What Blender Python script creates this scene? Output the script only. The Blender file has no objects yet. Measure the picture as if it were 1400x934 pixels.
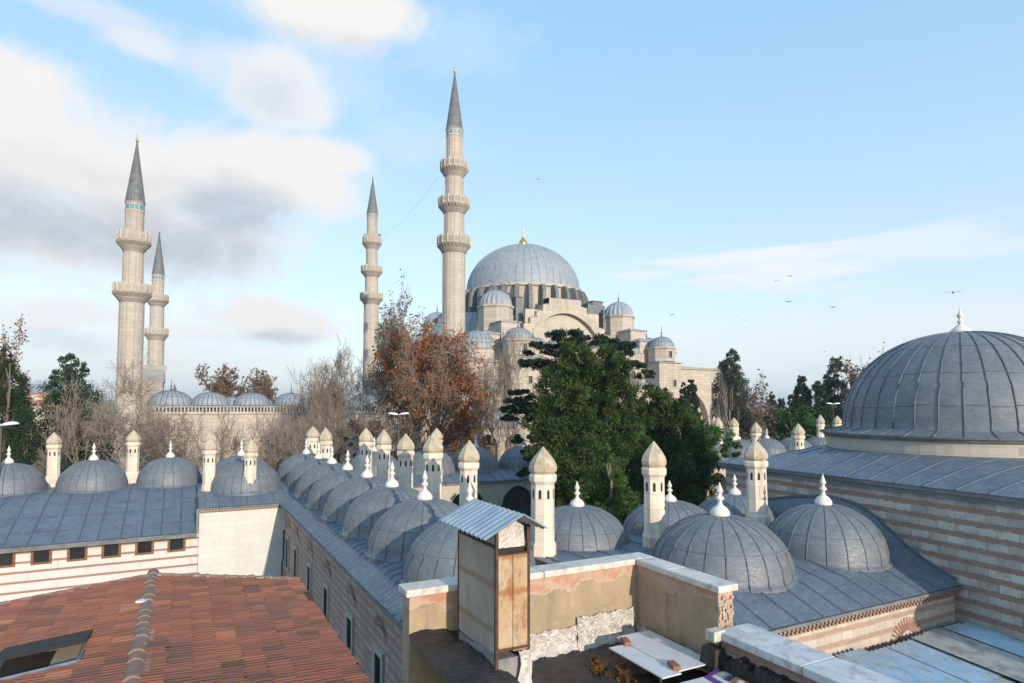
import bpy, math, random
import numpy as np
from mathutils import Vector
R = math.radians
PI = math.pi
# ------------------------------------------------------------------ camera, light, exposure
FPX, TILT, CYP, HEAD = 860.0, R(3.0), 511.0, R(27.5)
CT, ST, CH, SH = math.cos(TILT), math.sin(TILT), math.cos(HEAD), math.sin(HEAD)
GZ = -14.0                                # ground level; eye height is z = 0
SUN_AZ, SUN_EL = R(3.0), R(15.0)          # sun stands behind the viewer (-Y), turned a little to +X
EXPO = 1.18
SKY_STR, SUN_STR = 0.15, 2.15

scene = bpy.context.scene
COL = scene.collection
cd = bpy.data.cameras.new('camera'); cam = bpy.data.objects.new('camera', cd); COL.objects.link(cam)
cd.sensor_width = 36.0; cd.lens = 36.0 * FPX / 1400.0; cd.clip_start = 0.1; cd.clip_end = 20000
cd.shift_y = (CYP - 467.0) / 1400.0
cam.rotation_euler = (PI / 2 + TILT, 0, -HEAD)
scene.camera = cam

sd = bpy.data.lights.new('sun', 'SUN'); sd.energy = SUN_STR; sd.angle = R(0.5); sd.color = (1.0, 0.86, 0.70)
sun = bpy.data.objects.new('sun', sd); COL.objects.link(sun)
sdir = Vector((math.sin(SUN_AZ) * math.cos(SUN_EL), -math.cos(SUN_AZ) * math.cos(SUN_EL), math.sin(SUN_EL)))
sun.rotation_euler = sdir.to_track_quat('Z', 'Y').to_euler()
vs = scene.view_settings
vs.view_transform = 'Standard'; vs.look = 'None'; vs.gamma = 1.0; vs.exposure = EXPO; vs.use_curve_mapping = False

def pix(px, py, cy):
    """point seen at photo pixel (px,py) at level distance cy (camera stands at the origin)"""
    q = (CYP - py) / FPX
    z = cy * (q * CT + ST) / (CT - q * ST)
    cx = (px - 700.0) / FPX * (cy * CT + z * ST)
    return (cx * CH + cy * SH, -cx * SH + cy * CH, z)
def zat(X, Y, py):
    cy = X * SH + Y * CH
    q = (CYP - py) / FPX
    return cy * (q * CT + ST) / (CT - q * ST)

# ------------------------------------------------------------------ world with clouds
world = bpy.data.worlds.new('World'); scene.world = world; world.use_nodes = True
class NT:
    def __init__(s, nt):
        s.nt = nt; nt.nodes.clear(); s.L = nt.links
    def n(s, t, **k):
        o = s.nt.nodes.new(t)
        for a, b in k.items(): setattr(o, a, b)
        return o
    def put(s, sock, v):
        if hasattr(v, 'is_output') or isinstance(v, bpy.types.NodeSocket): s.L.new(v, sock)
        elif v is not None: sock.default_value = v
    def m(s, op, a, b=None, c=None, clamp=False):
        o = s.n('ShaderNodeMath', operation=op); o.use_clamp = clamp
        s.put(o.inputs[0], a); s.put(o.inputs[1], b)
        if c is not None: s.put(o.inputs[2], c)
        return o.outputs[0]
    def ss(s, x, a, b, lo=0.0, hi=1.0):
        o = s.n('ShaderNodeMapRange', interpolation_type='SMOOTHSTEP')
        s.put(o.inputs[0], x); o.inputs[1].default_value = a; o.inputs[2].default_value = b
        o.inputs[3].default_value = lo; o.inputs[4].default_value = hi
        return o.outputs[0]
    def mix(s, f, a, b, bt='MIX'):
        o = s.n('ShaderNodeMix', data_type='RGBA', blend_type=bt)
        s.put(o.inputs[0], f)
        for i, v in ((6, a), (7, b)):
            if isinstance(v, tuple): o.inputs[i].default_value = (v[0], v[1], v[2], 1)
            else: s.L.new(v, o.inputs[i])
        return o.outputs[2]
    def comb(s, x, y, z):
        o = s.n('ShaderNodeCombineXYZ'); s.put(o.inputs[0], x); s.put(o.inputs[1], y); s.put(o.inputs[2], z)
        return o.outputs[0]
    def noise(s, vec, scale, detail=4, rough=.55, dist=0.0):
        o = s.n('ShaderNodeTexNoise'); s.put(o.inputs['Vector'], vec)
        o.inputs['Scale'].default_value = scale; o.inputs['Detail'].default_value = detail
        o.inputs['Roughness'].default_value = rough; o.inputs['Distortion'].default_value = dist
        return o.outputs[0]

W = NT(world.node_tree)
sky = W.n('ShaderNodeTexSky', sky_type='NISHITA'); sky.sun_disc = False
sky.sun_elevation = SUN_EL; sky.sun_rotation = PI - SUN_AZ
sky.air_density = 1.0; sky.dust_density = 0.6; sky.ozone_density = 1.6; sky.altitude = 60
tc = W.n('ShaderNodeTexCoord'); sp = W.n('ShaderNodeSeparateXYZ'); W.L.new(tc.outputs['Generated'], sp.inputs[0])
az = W.m('ARCTAN2', sp.outputs[0], sp.outputs[1])
el = W.m('ARCTAN2', sp.outputs[2], W.m('SQRT', W.m('ADD', W.m('MULTIPLY', sp.outputs[0], sp.outputs[0]), W.m('MULTIPLY', sp.outputs[1], sp.outputs[1]))))
cv = W.comb(az, W.m('MULTIPLY', el, 1.9), 0.0)
n1 = W.noise(cv, 5.0, 7, .58, .2); n2 = W.noise(cv, 16.0, 5, .6); n3 = W.noise(W.comb(W.m('MULTIPLY', az, .35), W.m('MULTIPLY', el, 3.0), 2.0), 14.0, 5, .6)
nn = W.m('ADD', W.m('MULTIPLY', n1, .6), W.m('MULTIPLY', n2, .4))
def azel(px, py):
    x, y, z = pix(px, py, 100.0)
    return math.atan2(x, y), math.atan2(z, math.hypot(x, y))
def cloud(px, py, rx, ry, soft=.75, amt=1.0, wob=3.2, rot=0.0, src=None):
    a0, e0 = azel(px, py); a1, _ = azel(px + rx, py); _, e1 = azel(px, py - ry)
    du = W.m('DIVIDE', W.m('SUBTRACT', az, a0), abs(a1 - a0)); dv = W.m('DIVIDE', W.m('SUBTRACT', el, e0), abs(e1 - e0))
    if rot:
        du2 = W.m('ADD', W.m('MULTIPLY', du, math.cos(rot)), W.m('MULTIPLY', dv, math.sin(rot)))
        dv = W.m('SUBTRACT', W.m('MULTIPLY', dv, math.cos(rot)), W.m('MULTIPLY', du, math.sin(rot))); du = du2
    d = W.m('SQRT', W.m('ADD', W.m('MULTIPLY', du, du), W.m('MULTIPLY', dv, dv)))
    d = W.m('ADD', d, W.m('MULTIPLY', W.m('SUBTRACT', src or nn, .5), wob))
    return W.m('MULTIPLY', W.ss(d, 1.0 + soft * .5, 1.0 - soft, 0, 1), amt)
def vmax(lst):
    o = lst[0]
    for v in lst[1:]: o = W.m('MAXIMUM', o, v)
    return o
ni = W.noise(W.comb(az, W.m('MULTIPLY', el, 1.25), 7.0), 6.5, 9, .62, .35)
white = vmax([cloud(0, 160, 170, 105, soft=.6, wob=2.3, src=ni), cloud(150, 235, 215, 105, soft=.6, wob=2.3, src=ni), cloud(320, 230, 170, 62, soft=.6, wob=2.4, src=ni), cloud(425, 215, 85, 30, soft=.65, wob=2.2, src=ni), cloud(-150, 200, 260, 170, soft=.5, wob=1.8, src=ni),
              cloud(455, 10, 125, 66, soft=.65, wob=2.2, src=ni), cloud(205, 62, 70, 30, amt=.7, src=ni), cloud(120, 12, 140, 26, amt=.5, src=ni), cloud(170, 310, 225, 75, soft=.6, wob=2.3, src=ni), cloud(290, 90, 90, 40, amt=.5, src=ni), cloud(60, 330, 260, 60, soft=.6, wob=1.8, src=ni),
              cloud(375, 120, 75, 62, amt=.85, soft=.6, wob=2.4, src=ni), cloud(370, 440, 120, 34, soft=.65, wob=2.3, src=ni), cloud(290, 455, 90, 22, soft=.5, wob=2.3, src=ni, amt=.8), cloud(60, 430, 120, 34, amt=.85, src=ni, wob=2.2), cloud(200, 490, 330, 70, amt=.75, soft=.9, wob=2.4),
              cloud(1400, 440, 110, 32, amt=.6, src=ni), cloud(1200, 470, 360, 46, amt=.6, soft=.9, wob=2.6, src=ni), cloud(1380, 500, 330, 44, amt=.6, soft=.9, wob=2.4), cloud(930, 490, 220, 40, amt=.6, soft=.9, wob=2.4), cloud(1165, 425, 40, 14, amt=.4, src=ni)])
wisp = vmax([cloud(1060, 365, 170, 28, amt=.9, wob=3.6, src=n3), cloud(1260, 335, 220, 26, amt=.5, wob=3.6, src=n3), cloud(880, 376, 60, 9, amt=.7, wob=2.5, src=n3),
             cloud(560, 190, 80, 40, amt=.22), cloud(640, 60, 90, 60, amt=.2), cloud(430, 110, 120, 60, amt=.25)])
grey = vmax([cloud(140, 322, 270, 72, soft=1.2, wob=1.6, src=ni), cloud(-60, 300, 260, 90, soft=1.2, wob=1.4, src=ni), cloud(370, 125, 62, 50, soft=1.1, wob=2.0, amt=.6, src=ni), cloud(310, 290, 110, 55, soft=1.1, amt=.9, wob=1.6, src=ni), cloud(180, 250, 200, 45, soft=1.2, amt=.5, wob=2.2, src=ni),
             cloud(360, 466, 120, 14, soft=.9, amt=.6, src=ni), cloud(60, 465, 140, 24, soft=.9, amt=.6), cloud(1180, 520, 420, 34, soft=.9, amt=.5), cloud(440, 52, 120, 16, soft=1.0, amt=.45, src=ni)])
haze_f = W.ss(el, .62, -.02, .32, 1)
base = W.mix(.72, sky.outputs[0], W.mix(W.ss(el, .02, .62), (2.1, 2.5, 2.78), (1.1, 2.05, 2.95)))
cloudcol = W.mix(W.ss(W.m('ADD', grey, W.m('MULTIPLY', W.m('SUBTRACT', n1, .5), .6)), .1, 1.0), (2.85, 2.77, 2.7), (1.6, 1.78, 1.98))
skyc = W.mix(white, base, cloudcol)
skyc = W.mix(wisp, skyc, (2.9, 2.92, 2.96))
bg = W.n('ShaderNodeBackground'); W.L.new(skyc, bg.inputs[0]); bg.inputs[1].default_value = SKY_STR
W.L.new(bg.outputs[0], W.n('ShaderNodeOutputWorld').inputs[0])

# ------------------------------------------------------------------ materials
def new_mat(name):
    m = bpy.data.materials.new(name); m.use_nodes = True
    t = NT(m.node_tree)
    b = t.n('ShaderNodeBsdfPrincipled'); o = t.n('ShaderNodeOutputMaterial'); t.L.new(b.outputs[0], o.inputs[0])
    return m, t, b
def bump(t, b, h, strength=.3, dist=.02):
    o = t.n('ShaderNodeBump'); o.inputs['Strength'].default_value = strength; o.inputs['Distance'].default_value = dist
    t.L.new(h, o.inputs['Height']); t.L.new(o.outputs[0], b.inputs['Normal'])
def pos(t):
    return t.n('ShaderNodeNewGeometry').outputs['Position']
def mottled(name, c1, c2, scale=2.0, rough=.8, c3=None, s3=.5, a3=.5, metallic=0.0, bmp=.25, bd=.01, streak=False, local=False, spec=.5):
    m, t, b = new_mat(name)
    p = t.n('ShaderNodeTexCoord').outputs['Object'] if local else pos(t)
    f = t.ss(t.noise(p, scale, 6, .62), .32, .68)
    c = t.mix(f, c1, c2)
    if c3:
        v = p
        if streak:
            s = t.n('ShaderNodeMapping'); t.L.new(p, s.inputs[0]); s.inputs['Scale'].default_value = (1, 1, .12); v = s.outputs[0]
        c = t.mix(t.m('MULTIPLY', t.ss(t.noise(v, s3, 6, .6), .48, .68), a3), c, c3)
    t.L.new(c, b.inputs['Base Color'])
    b.inputs['Roughness'].default_value = rough; b.inputs['Metallic'].default_value = metallic
    b.inputs['Specular IOR Level'].default_value = spec
    bump(t, b, t.noise(p, scale * 6, 5, .6), bmp, bd)
    return m
def ashlar(name, c1, c2, bw=.8, bh=.35, mortar=(.25, .22, .19), stain=(.2, .17, .14), sa=.35, cyl=0.0, ms=.012, rough=.85, ss_=.35):
    m, t, b = new_mat(name)
    if cyl:
        sp = t.n('ShaderNodeSeparateXYZ'); t.L.new(t.n('ShaderNodeTexCoord').outputs['Object'], sp.inputs[0])
        u = t.m('MULTIPLY', t.m('ARCTAN2', sp.outputs[1], sp.outputs[0]), cyl)
    else:
        sp = t.n('ShaderNodeSeparateXYZ'); t.L.new(pos(t), sp.inputs[0]); u = t.m('ADD', sp.outputs[0], sp.outputs[1])
    v = t.comb(u, sp.outputs[2], 0.0)
    br = t.n('ShaderNodeTexBrick'); t.L.new(v, br.inputs['Vector'])
    br.inputs['Scale'].default_value = 1; br.inputs['Brick Width'].default_value = bw; br.inputs['Row Height'].default_value = bh
    br.inputs['Mortar Size'].default_value = ms; br.inputs['Mortar Smooth'].default_value = .3; br.inputs['Bias'].default_value = 0
    br.inputs['Color1'].default_value = (*c1, 1); br.inputs['Color2'].default_value = (*c2, 1); br.inputs['Mortar'].default_value = (*mortar, 1)
    p = pos(t)
    c = t.mix(t.ss(t.noise(p, 3.0, 6, .6), .3, .75, 0, .35), br.outputs['Color'], tuple(x * .75 for x in c1))
    s = t.n('ShaderNodeMapping'); t.L.new(p, s.inputs[0]); s.inputs['Scale'].default_value = (1, 1, .18)
    c = t.mix(t.m('MULTIPLY', t.ss(t.noise(s.outputs[0], ss_, 7, .65), .5, .72), sa), c, stain)
    t.L.new(c, b.inputs['Base Color']); b.inputs['Roughness'].default_value = rough
    bump(t, b, t.m('ADD', t.m('MULTIPLY', br.outputs['Fac'], -.6), t.m('MULTIPLY', t.noise(p, 9, 5), .6)), .5, .015)
    return m
def courses(name, stone1, stone2, brick1, brick2, period=.5, frac=.62, bw=.75, wob=.05, orange=None, row2=True, rough=.9, grime=.35):
    """stone courses between bands of thin red brick"""
    m, t, b = new_mat(name)
    sp = t.n('ShaderNodeSeparateXYZ'); p = pos(t); t.L.new(p, sp.inputs[0])
    u = t.m('ADD', sp.outputs[0], sp.outputs[1])
    z = t.m('ADD', sp.outputs[2], t.m('MULTIPLY', t.m('SUBTRACT', t.noise(p, 4.5, 5, .65), .5), wob))
    br = t.n('ShaderNodeTexBrick'); t.L.new(t.comb(u, z, 0.0), br.inputs['Vector'])
    for k, vv in (('Scale', 1), ('Brick Width', bw), ('Row Height', period), ('Mortar Size', .013), ('Mortar Smooth', .3), ('Bias', 0)): br.inputs[k].default_value = vv
    br.inputs['Color1'].default_value = (*stone1, 1); br.inputs['Color2'].default_value = (*stone2, 1); br.inputs['Mortar'].default_value = (*(x * .7 for x in stone2), 1)
    bb = t.n('ShaderNodeTexBrick'); t.L.new(t.comb(u, z, 0.0), bb.inputs['Vector'])
    for k, vv in (('Scale', 1), ('Brick Width', .3), ('Row Height', period * (1 - frac) / 3), ('Mortar Size', .010), ('Mortar Smooth', .2), ('Bias', 0)): bb.inputs[k].default_value = vv
    bb.inputs['Color1'].default_value = (*brick1, 1); bb.inputs['Color2'].default_value = (*brick2, 1); bb.inputs['Mortar'].default_value = (.36, .28, .23, 1)
    fr = t.m('FRACT', t.m('DIVIDE', t.m('ADD', z, 100 * period), period))
    msk = t.ss(t.m('ABSOLUTE', t.m('SUBTRACT', fr, .5)), frac * .5 - .02, frac * .5 + .03)
    c = t.mix(msk, br.outputs['Color'], bb.outputs['Color'])
    c = t.mix(t.ss(t.noise(p, 1.3, 7, .65), .42, .72, 0, grime), c, (.16, .11, .085))
    c = t.mix(t.ss(t.noise(p, 14, 5, .7), .45, .75, 0, .35), c, (.42, .35, .29))
    c = t.mix(t.ss(t.noise(p, 5, 8, .75), .55, .68, 0, grime * 1.3), c, (.20, .13, .09))
    t.L.new(c, b.inputs['Base Color']); b.inputs['Roughness'].default_value = rough
    h = t.m('ADD', t.m('MULTIPLY', msk, -.7), t.m('ADD', t.m('MULTIPLY', t.noise(p, 12, 5, .7), .8), t.m('MULTIPLY', br.outputs['Fac'], -.5)))
    bump(t, b, h, .7, .03)
    return m
def lead(name, c1, c2, light, rough=.5, band=3.0):
    m, t, b = new_mat(name)
    p = pos(t)
    s = t.n('ShaderNodeMapping'); t.L.new(p, s.inputs[0]); s.inputs['Scale'].default_value = (1, 1, 5.5)
    c = t.mix(t.ss(t.noise(p, 1.1, 6, .6), .3, .7), c1, c2)
    c = t.mix(t.ss(t.noise(s.outputs[0], band, 8, .7), .46, .72, 0, .75), c, light)
    c = t.mix(t.ss(t.noise(p, .55, 5, .6, .6), .55, .72, 0, .4), c, tuple(x * .55 for x in c1))
    c = t.mix(t.ss(t.noise(p, 16, 5, .7), .58, .76, 0, .45), c, (.42, .43, .43))
    c = t.mix(t.ss(t.noise(p, 3.3, 8, .72, .4), .5, .7, 0, .4), c, tuple(x * 1.5 for x in c2))
    t.L.new(c, b.inputs['Base Color']); b.inputs['Roughness'].default_value = rough; b.inputs['Metallic'].default_value = .15
    t.L.new(t.ss(t.noise(s.outputs[0], 5, 4), .3, .7, rough - .1, rough + .2), b.inputs['Roughness'])
    bump(t, b, t.m('ADD', t.noise(s.outputs[0], 4, 6, .6), t.m('MULTIPLY', t.noise(p, 1.5, 3), 1.5)), .35, .03)
    return m
def attr_mat(name, ramp, rough=.8, sub=0.0, spec=.3, extra=None):
    """colour picked from a two-or-more stop ramp by the mesh attribute 'tint' (each leaf or tile its own)"""
    m, t, b = new_mat(name)
    a = t.n('ShaderNodeAttribute'); a.attribute_name = 'tint'
    cr = t.n('ShaderNodeValToRGB'); t.L.new(a.outputs['Fac'], cr.inputs[0])
    e = cr.color_ramp.elements
    while len(e) < len(ramp): e.new(.5)
    for i, c in enumerate(ramp):
        e[i].position = i / (len(ramp) - 1); e[i].color = (*c, 1)
    c = cr.outputs[0]
    if extra: c = t.mix(t.m('MULTIPLY', t.ss(t.noise(pos(t), extra[1], 6, .65), .5, .7), extra[2]), c, extra[0])
    t.L.new(c, b.inputs['Base Color']); b.inputs['Roughness'].default_value = rough; b.inputs['Specular IOR Level'].default_value = spec
    if sub:
        tr = t.n('ShaderNodeBsdfTranslucent'); t.L.new(c, tr.inputs[0])
        mx = t.n('ShaderNodeMixShader'); mx.inputs[0].default_value = sub
        out = [n for n in t.nt.nodes if n.type == 'OUTPUT_MATERIAL'][0]
        t.L.new(b.outputs[0], mx.inputs[1]); t.L.new(tr.outputs[0], mx.inputs[2]); t.L.new(mx.outputs[0], out.inputs[0])
    return m

M = {}
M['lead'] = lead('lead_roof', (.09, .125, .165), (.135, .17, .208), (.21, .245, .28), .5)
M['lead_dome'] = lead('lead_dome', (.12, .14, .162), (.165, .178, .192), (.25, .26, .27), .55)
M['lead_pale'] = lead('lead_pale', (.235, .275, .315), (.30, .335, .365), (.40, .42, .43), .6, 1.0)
M['lead_dark'] = lead('lead_dark', (.11, .12, .13), (.17, .18, .19), (.28, .28, .27), .65, 1.0)
M['seam'] = mottled('lead_seam', (.075, .095, .12), (.125, .145, .17), 3, .55)
M['marble'] = mottled('white_marble', (.72, .69, .63), (.62, .58, .52), 4, .6, (.4, .33, .24), 1.2, .35)
M['chimney'] = ashlar('chimney_stone', (.76, .675, .56), (.64, .55, .445), .7, .62, (.45, .39, .32), (.36, .26, .17), .6, 0, .008, ss_=1.2)
M['cap'] = mottled('lichen_stone', (.52, .44, .33), (.42, .35, .26), 5, .9, (.26, .23, .14), 2.2, .6, bmp=.6)
M['hole'] = mottled('dark_opening', (.035, .028, .024), (.02, .018, .016), 3, .9)
M['mosque'] = ashlar('mosque_stone', (.54, .465, .385), (.43, .37, .31), 1.5, .62, (.27, .235, .2), (.22, .195, .165), .6, 0, .03, ss_=.3)
M['mosque_grey'] = ashlar('weathered_and_shade_stone', (.33, .305, .27), (.39, .355, .31), 1.5, .6, (.18, .16, .14), (.14, .13, .12), .6, 0, .02, ss_=.3)  # grey stone; also serves as painted shade under the minaret balconies
M['minaret'] = ashlar('minaret_stone', (.50, .445, .38), (.42, .375, .32), 1.3, .62, (.32, .28, .24), (.24, .215, .185), .5, 2.0, .02, ss_=.35)
M['white_ashlar'] = ashlar('white_ashlar', (.66, .65, .6), (.6, .6, .56), 1.1, .42, (.5, .48, .43), (.5, .48, .38), .35, 0, .006, ss_=.5)
M['stripe'] = courses('striped_wall', (.64, .63, .59), (.60, .59, .55), (.38, .15, .10), (.30, .12, .085), .6, .76, 3.0, .0, grime=.06)
M['brickwall'] = courses('brick_stone_wall', (.50, .40, .34), (.38, .29, .25), (.42, .25, .20), (.33, .20, .16), .36, .45, .42, .16, grime=.4)
M['endwall'] = courses('end_wall', (.56, .49, .42), (.47, .41, .35), (.46, .29, .22), (.38, .24, .18), .45, .6, .6, .14, grime=.25)
M['fan_brick'] = mottled('fan_brick', (.40, .22, .16), (.30, .17, .125), 9, .95)
M['hallwall'] = courses('hall_wall', (.58, .55, .5), (.36, .34, .31), (.36, .20, .145), (.26, .15, .115), .5, .56, .8, .16, grime=.5)
M['cornice'] = courses('brick_cornice', (.4, .24, .17), (.34, .2, .14), (.34, .16, .1), (.26, .12, .08), .12, .3, .12, .01, grime=.3)
M['palewall'] = ashlar('pale_stone', (.52, .46, .38), (.46, .41, .34), .8, .36, (.36, .31, .26), (.3, .26, .2), .4)
M['frame_wood'] = mottled('brown_window_frame', (.24, .09, .035), (.16, .06, .025), 6, .6)
M['glass'] = mottled('dark_glass', (.03, .035, .035), (.018, .02, .022), 1.5, .12, spec=.7)
M['green_glass'] = mottled('green_glass', (.06, .10, .085), (.04, .075, .065), 1.5, .2)
M['stone_frame'] = mottled('window_stone', (.45, .42, .38), (.36, .33, .3), 4, .85)
M['gold'] = mottled('gilded_copper', (.75, .47, .13), (.6, .36, .1), 3, .35, metallic=.85)
def plaster_mat(name, zline):
    m, t, b = new_mat(name); p = pos(t); sp = t.n('ShaderNodeSeparateXYZ'); t.L.new(p, sp.inputs[0])
    s = t.n('ShaderNodeMapping'); t.L.new(p, s.inputs[0]); s.inputs['Scale'].default_value = (1, 1, .15)
    c = t.mix(t.ss(t.noise(p, 2.4, 7, .65), .35, .68), (.40, .30, .19), (.31, .245, .17))
    c = t.mix(t.ss(t.noise(s.outputs[0], 3.5, 6, .65), .48, .7, 0, .7), c, (.17, .14, .11))
    c = t.mix(t.ss(t.noise(p, 9, 6, .7), .55, .75, 0, .5), c, (.5, .44, .36))
    edge = t.m('ADD', sp.outputs[2], t.m('ADD', t.m('MULTIPLY', t.m('SUBTRACT', t.noise(p, 1.9, 5, .6), .5), .62), t.m('MULTIPLY', t.m('SUBTRACT', t.noise(p, 8, 4, .6), .5), .12)))
    pk = t.mix(t.ss(t.noise(p, 5, 6, .6), .35, .62), (.44, .22, .145), (.47, .34, .26))
    c = t.mix(t.ss(edge, zline - .02, zline + .006), c, (.47, .37, .28)); c = t.mix(t.ss(edge, zline + .012, zline + .03), c, pk)
    t.L.new(c, b.inputs['Base Color']); b.inputs['Roughness'].default_value = .95
    bump(t, b, t.m('ADD', t.noise(p, 14, 6, .7), t.m('MULTIPLY', t.ss(edge, zline, zline + .03), -.6)), .6, .02)
    return m
M['plaster'] = plaster_mat('ochre_plaster', -2.78)
M['plaster_pink'] = mottled('pink_plaster', (.40, .24, .17), (.38, .31, .25), 4, .95, (.6, .5, .42), 5, .6, bmp=.6)
M['coping'] = mottled('marble_coping', (.66, .61, .54), (.55, .51, .46), 3, .75, (.33, .28, .23), 5, .65, bmp=.4)
M['coping_cool'] = mottled('grey_marble_coping', (.60, .61, .61), (.48, .49, .49), 4, .75, (.30, .28, .26), 6, .65, bmp=.4)
M['tar'] = mottled('tar_sheet', (.014, .013, .013), (.032, .028, .026), 3, .55, (.07, .06, .052), 4, .35, bmp=.8, bd=.04)
M['foil'] = mottled('crumpled_foil', (.78, .74, .70), (.55, .51, .47), 5, .38, (.2, .16, .13), 9, .4, metallic=.6, bmp=1.0, bd=.03)
M['rust'] = mottled('rusted_iron', (.10, .05, .03), (.05, .03, .022), 9, .85)
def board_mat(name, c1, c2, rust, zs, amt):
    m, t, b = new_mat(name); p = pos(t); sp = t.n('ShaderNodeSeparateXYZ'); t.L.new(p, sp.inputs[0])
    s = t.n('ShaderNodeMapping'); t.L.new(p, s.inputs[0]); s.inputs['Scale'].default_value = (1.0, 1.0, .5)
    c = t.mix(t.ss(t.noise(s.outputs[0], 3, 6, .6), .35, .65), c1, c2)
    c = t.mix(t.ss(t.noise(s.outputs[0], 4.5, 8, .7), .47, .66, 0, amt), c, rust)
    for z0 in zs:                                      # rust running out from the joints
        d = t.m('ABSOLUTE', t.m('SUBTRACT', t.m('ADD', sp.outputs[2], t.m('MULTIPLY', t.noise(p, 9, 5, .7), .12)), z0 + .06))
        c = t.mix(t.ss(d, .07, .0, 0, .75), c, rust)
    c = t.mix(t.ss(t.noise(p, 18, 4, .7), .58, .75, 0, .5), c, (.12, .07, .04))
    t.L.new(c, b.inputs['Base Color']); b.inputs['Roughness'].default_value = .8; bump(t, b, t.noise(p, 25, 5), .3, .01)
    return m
M['panel_lit'] = board_mat('rusty_board_sunlit', (.42, .27, .145), (.43, .36, .26), (.27, .10, .03), (-2.97, -2.28, -1.84), .85)  # rusty boards with the warm sunlit tone painted into the colour
M['panel_dim'] = board_mat('stained_board_shaded', (.40, .35, .28), (.33, .29, .235), (.26, .16, .08), (-2.75, -2.2), .3)  # same stained boards, greyer: shade of the sunless side painted in
M['cement'] = mottled('grey_cement', (.20, .20, .20), (.27, .26, .25), 5, .9, (.09, .08, .07), 6, .5)
M['zinc'] = mottled('galvanised_sheet', (.50, .54, .58), (.38, .42, .47), 2.5, .38, (.28, .26, .24), 4, .3, metallic=.55)
M['sheet_blue'] = mottled('blue_grey_sheet', (.36, .48, .58), (.46, .56, .63), 1.5, .42, (.36, .33, .28), 1.8, .7, metallic=.2)
M['sheet_beige'] = mottled('weathered_beige_sheet', (.44, .425, .385), (.36, .35, .32), 2, .8, (.16, .14, .12), 2.2, .6)
M['sheet_white'] = mottled('white_panel', (.66, .65, .66), (.60, .59, .61), 2, .6, (.45, .42, .4), 3, .3)
M['purple'] = mottled('purple_print', (.15, .045, .28), (.13, .04, .24), 3, .5)
M['navy'] = mottled('navy_print', (.05, .035, .17), (.045, .03, .14), 3, .5)
M['brown_print'] = mottled('brown_print', (.28, .15, .10), (.25, .13, .09), 3, .5)
M['terracotta'] = mottled('terracotta_brick', (.32, .13, .08), (.24, .1, .065), 8, .9)
M['concrete'] = mottled('pale_slab', (.36, .36, .32), (.29, .29, .26), 5, .9, (.15, .15, .13), 6, .5)
M['gutter'] = mottled('blue_grey_gutter', (.17, .21, .27), (.12, .15, .2), 3, .5)
M['tiles'] = attr_mat('clay_tiles', [(.085, .055, .045), (.14, .07, .052), (.20, .083, .055), (.25, .10, .064), (.31, .135, .082)], .85, extra=((.10, .07, .06), 1.2, .6))
M['ridge'] = mottled('ridge_tiles', (.27, .155, .115), (.20, .135, .105), 3, .9, (.25, .21, .175), 5, .6, bmp=.6)
M['mortar'] = mottled('old_mortar', (.33, .28, .23), (.2, .15, .12), 7, .95, bmp=.8)
M['bark'] = mottled('bark', (.13, .095, .07), (.2, .16, .125), 5, .95, bmp=.6)
M['bark_pale'] = mottled('pale_bark', (.26, .22, .18), (.17, .14, .115), 5, .95)
M['twig'] = mottled('twigs', (.17, .135, .105), (.25, .205, .165), 2, .95)
M['pine'] = attr_mat('pine_needles', [(.015, .036, .012), (.03, .066, .014), (.058, .102, .02), (.09, .135, .03), (.10, .09, .032)], .75, .25)
M['cedar'] = attr_mat('cedar_needles', [(.01, .028, .016), (.02, .045, .022), (.035, .065, .028)], .75, .15)
M['yew'] = attr_mat('yew_needles', [(.03, .07, .015), (.06, .115, .022), (.1, .155, .03)], .75, .25)
M['cypress'] = attr_mat('cypress_foliage', [(.012, .028, .014), (.024, .048, .02), (.042, .066, .028)], .8, .1)
M['cypress_grey'] = attr_mat('grey_cypress_foliage', [(.03, .045, .035), (.05, .065, .045), (.075, .085, .06)], .8, .1)
M['bright'] = attr_mat('bright_pine_needles', [(.02, .07, .015), (.04, .12, .02), (.08, .17, .03)], .75, .25)
M['oak'] = attr_mat('autumn_leaves', [(.12, .05, .025), (.22, .085, .035), (.33, .125, .04), (.40, .18, .06)], .8, .25)
M['oak_dull'] = attr_mat('dull_autumn_leaves', [(.10, .065, .04), (.17, .1, .055), (.23, .135, .07)], .85, .25)
M['plum'] = attr_mat('purple_brown_leaves', [(.06, .04, .04), (.11, .07, .065), (.16, .11, .09)], .85, .15)
M['olive'] = attr_mat('olive_leaves', [(.09, .085, .035), (.14, .125, .05), (.2, .17, .08)], .85, .2)
M['weed'] = attr_mat('dry_weed', [(.11, .055, .025), (.22, .10, .03), (.3, .17, .05)], .85, .2)
M['grass'] = mottled('park_grass', (.05, .075, .025), (.09, .1, .045), .6, .95, (.16, .13, .09), .3, .6)
M['paving'] = ashlar('stone_paving', (.3, .28, .25), (.26, .24, .21), .8, .5)
M['earth'] = mottled('far_ground', (.12, .12, .09), (.2, .17, .13), .02, .95)
M['far_hill'] = mottled('far_hill', (.2, .2, .2), (.34, .32, .31), .05, .95, (.1, .13, .09), .01, .5)
M['house'] = attr_mat('house_walls', [(.6, .5, .4), (.5, .42, .34), (.62, .56, .48), (.5, .33, .23)], .9)
M['house_roof'] = mottled('house_roofs', (.30, .14, .09), (.24, .12, .08), .3, .9)
M['tower'] = mottled('office_tower', (.30, .34, .38), (.26, .30, .34), .1, .4)
M['bird'] = mottled('bird_feathers', (.07, .07, .075), (.11, .11, .115), 8, .8)
M['lamp'] = mottled('white_lamp_shade', (.75, .76, .78), (.7, .7, .72), 4, .4)
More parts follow.
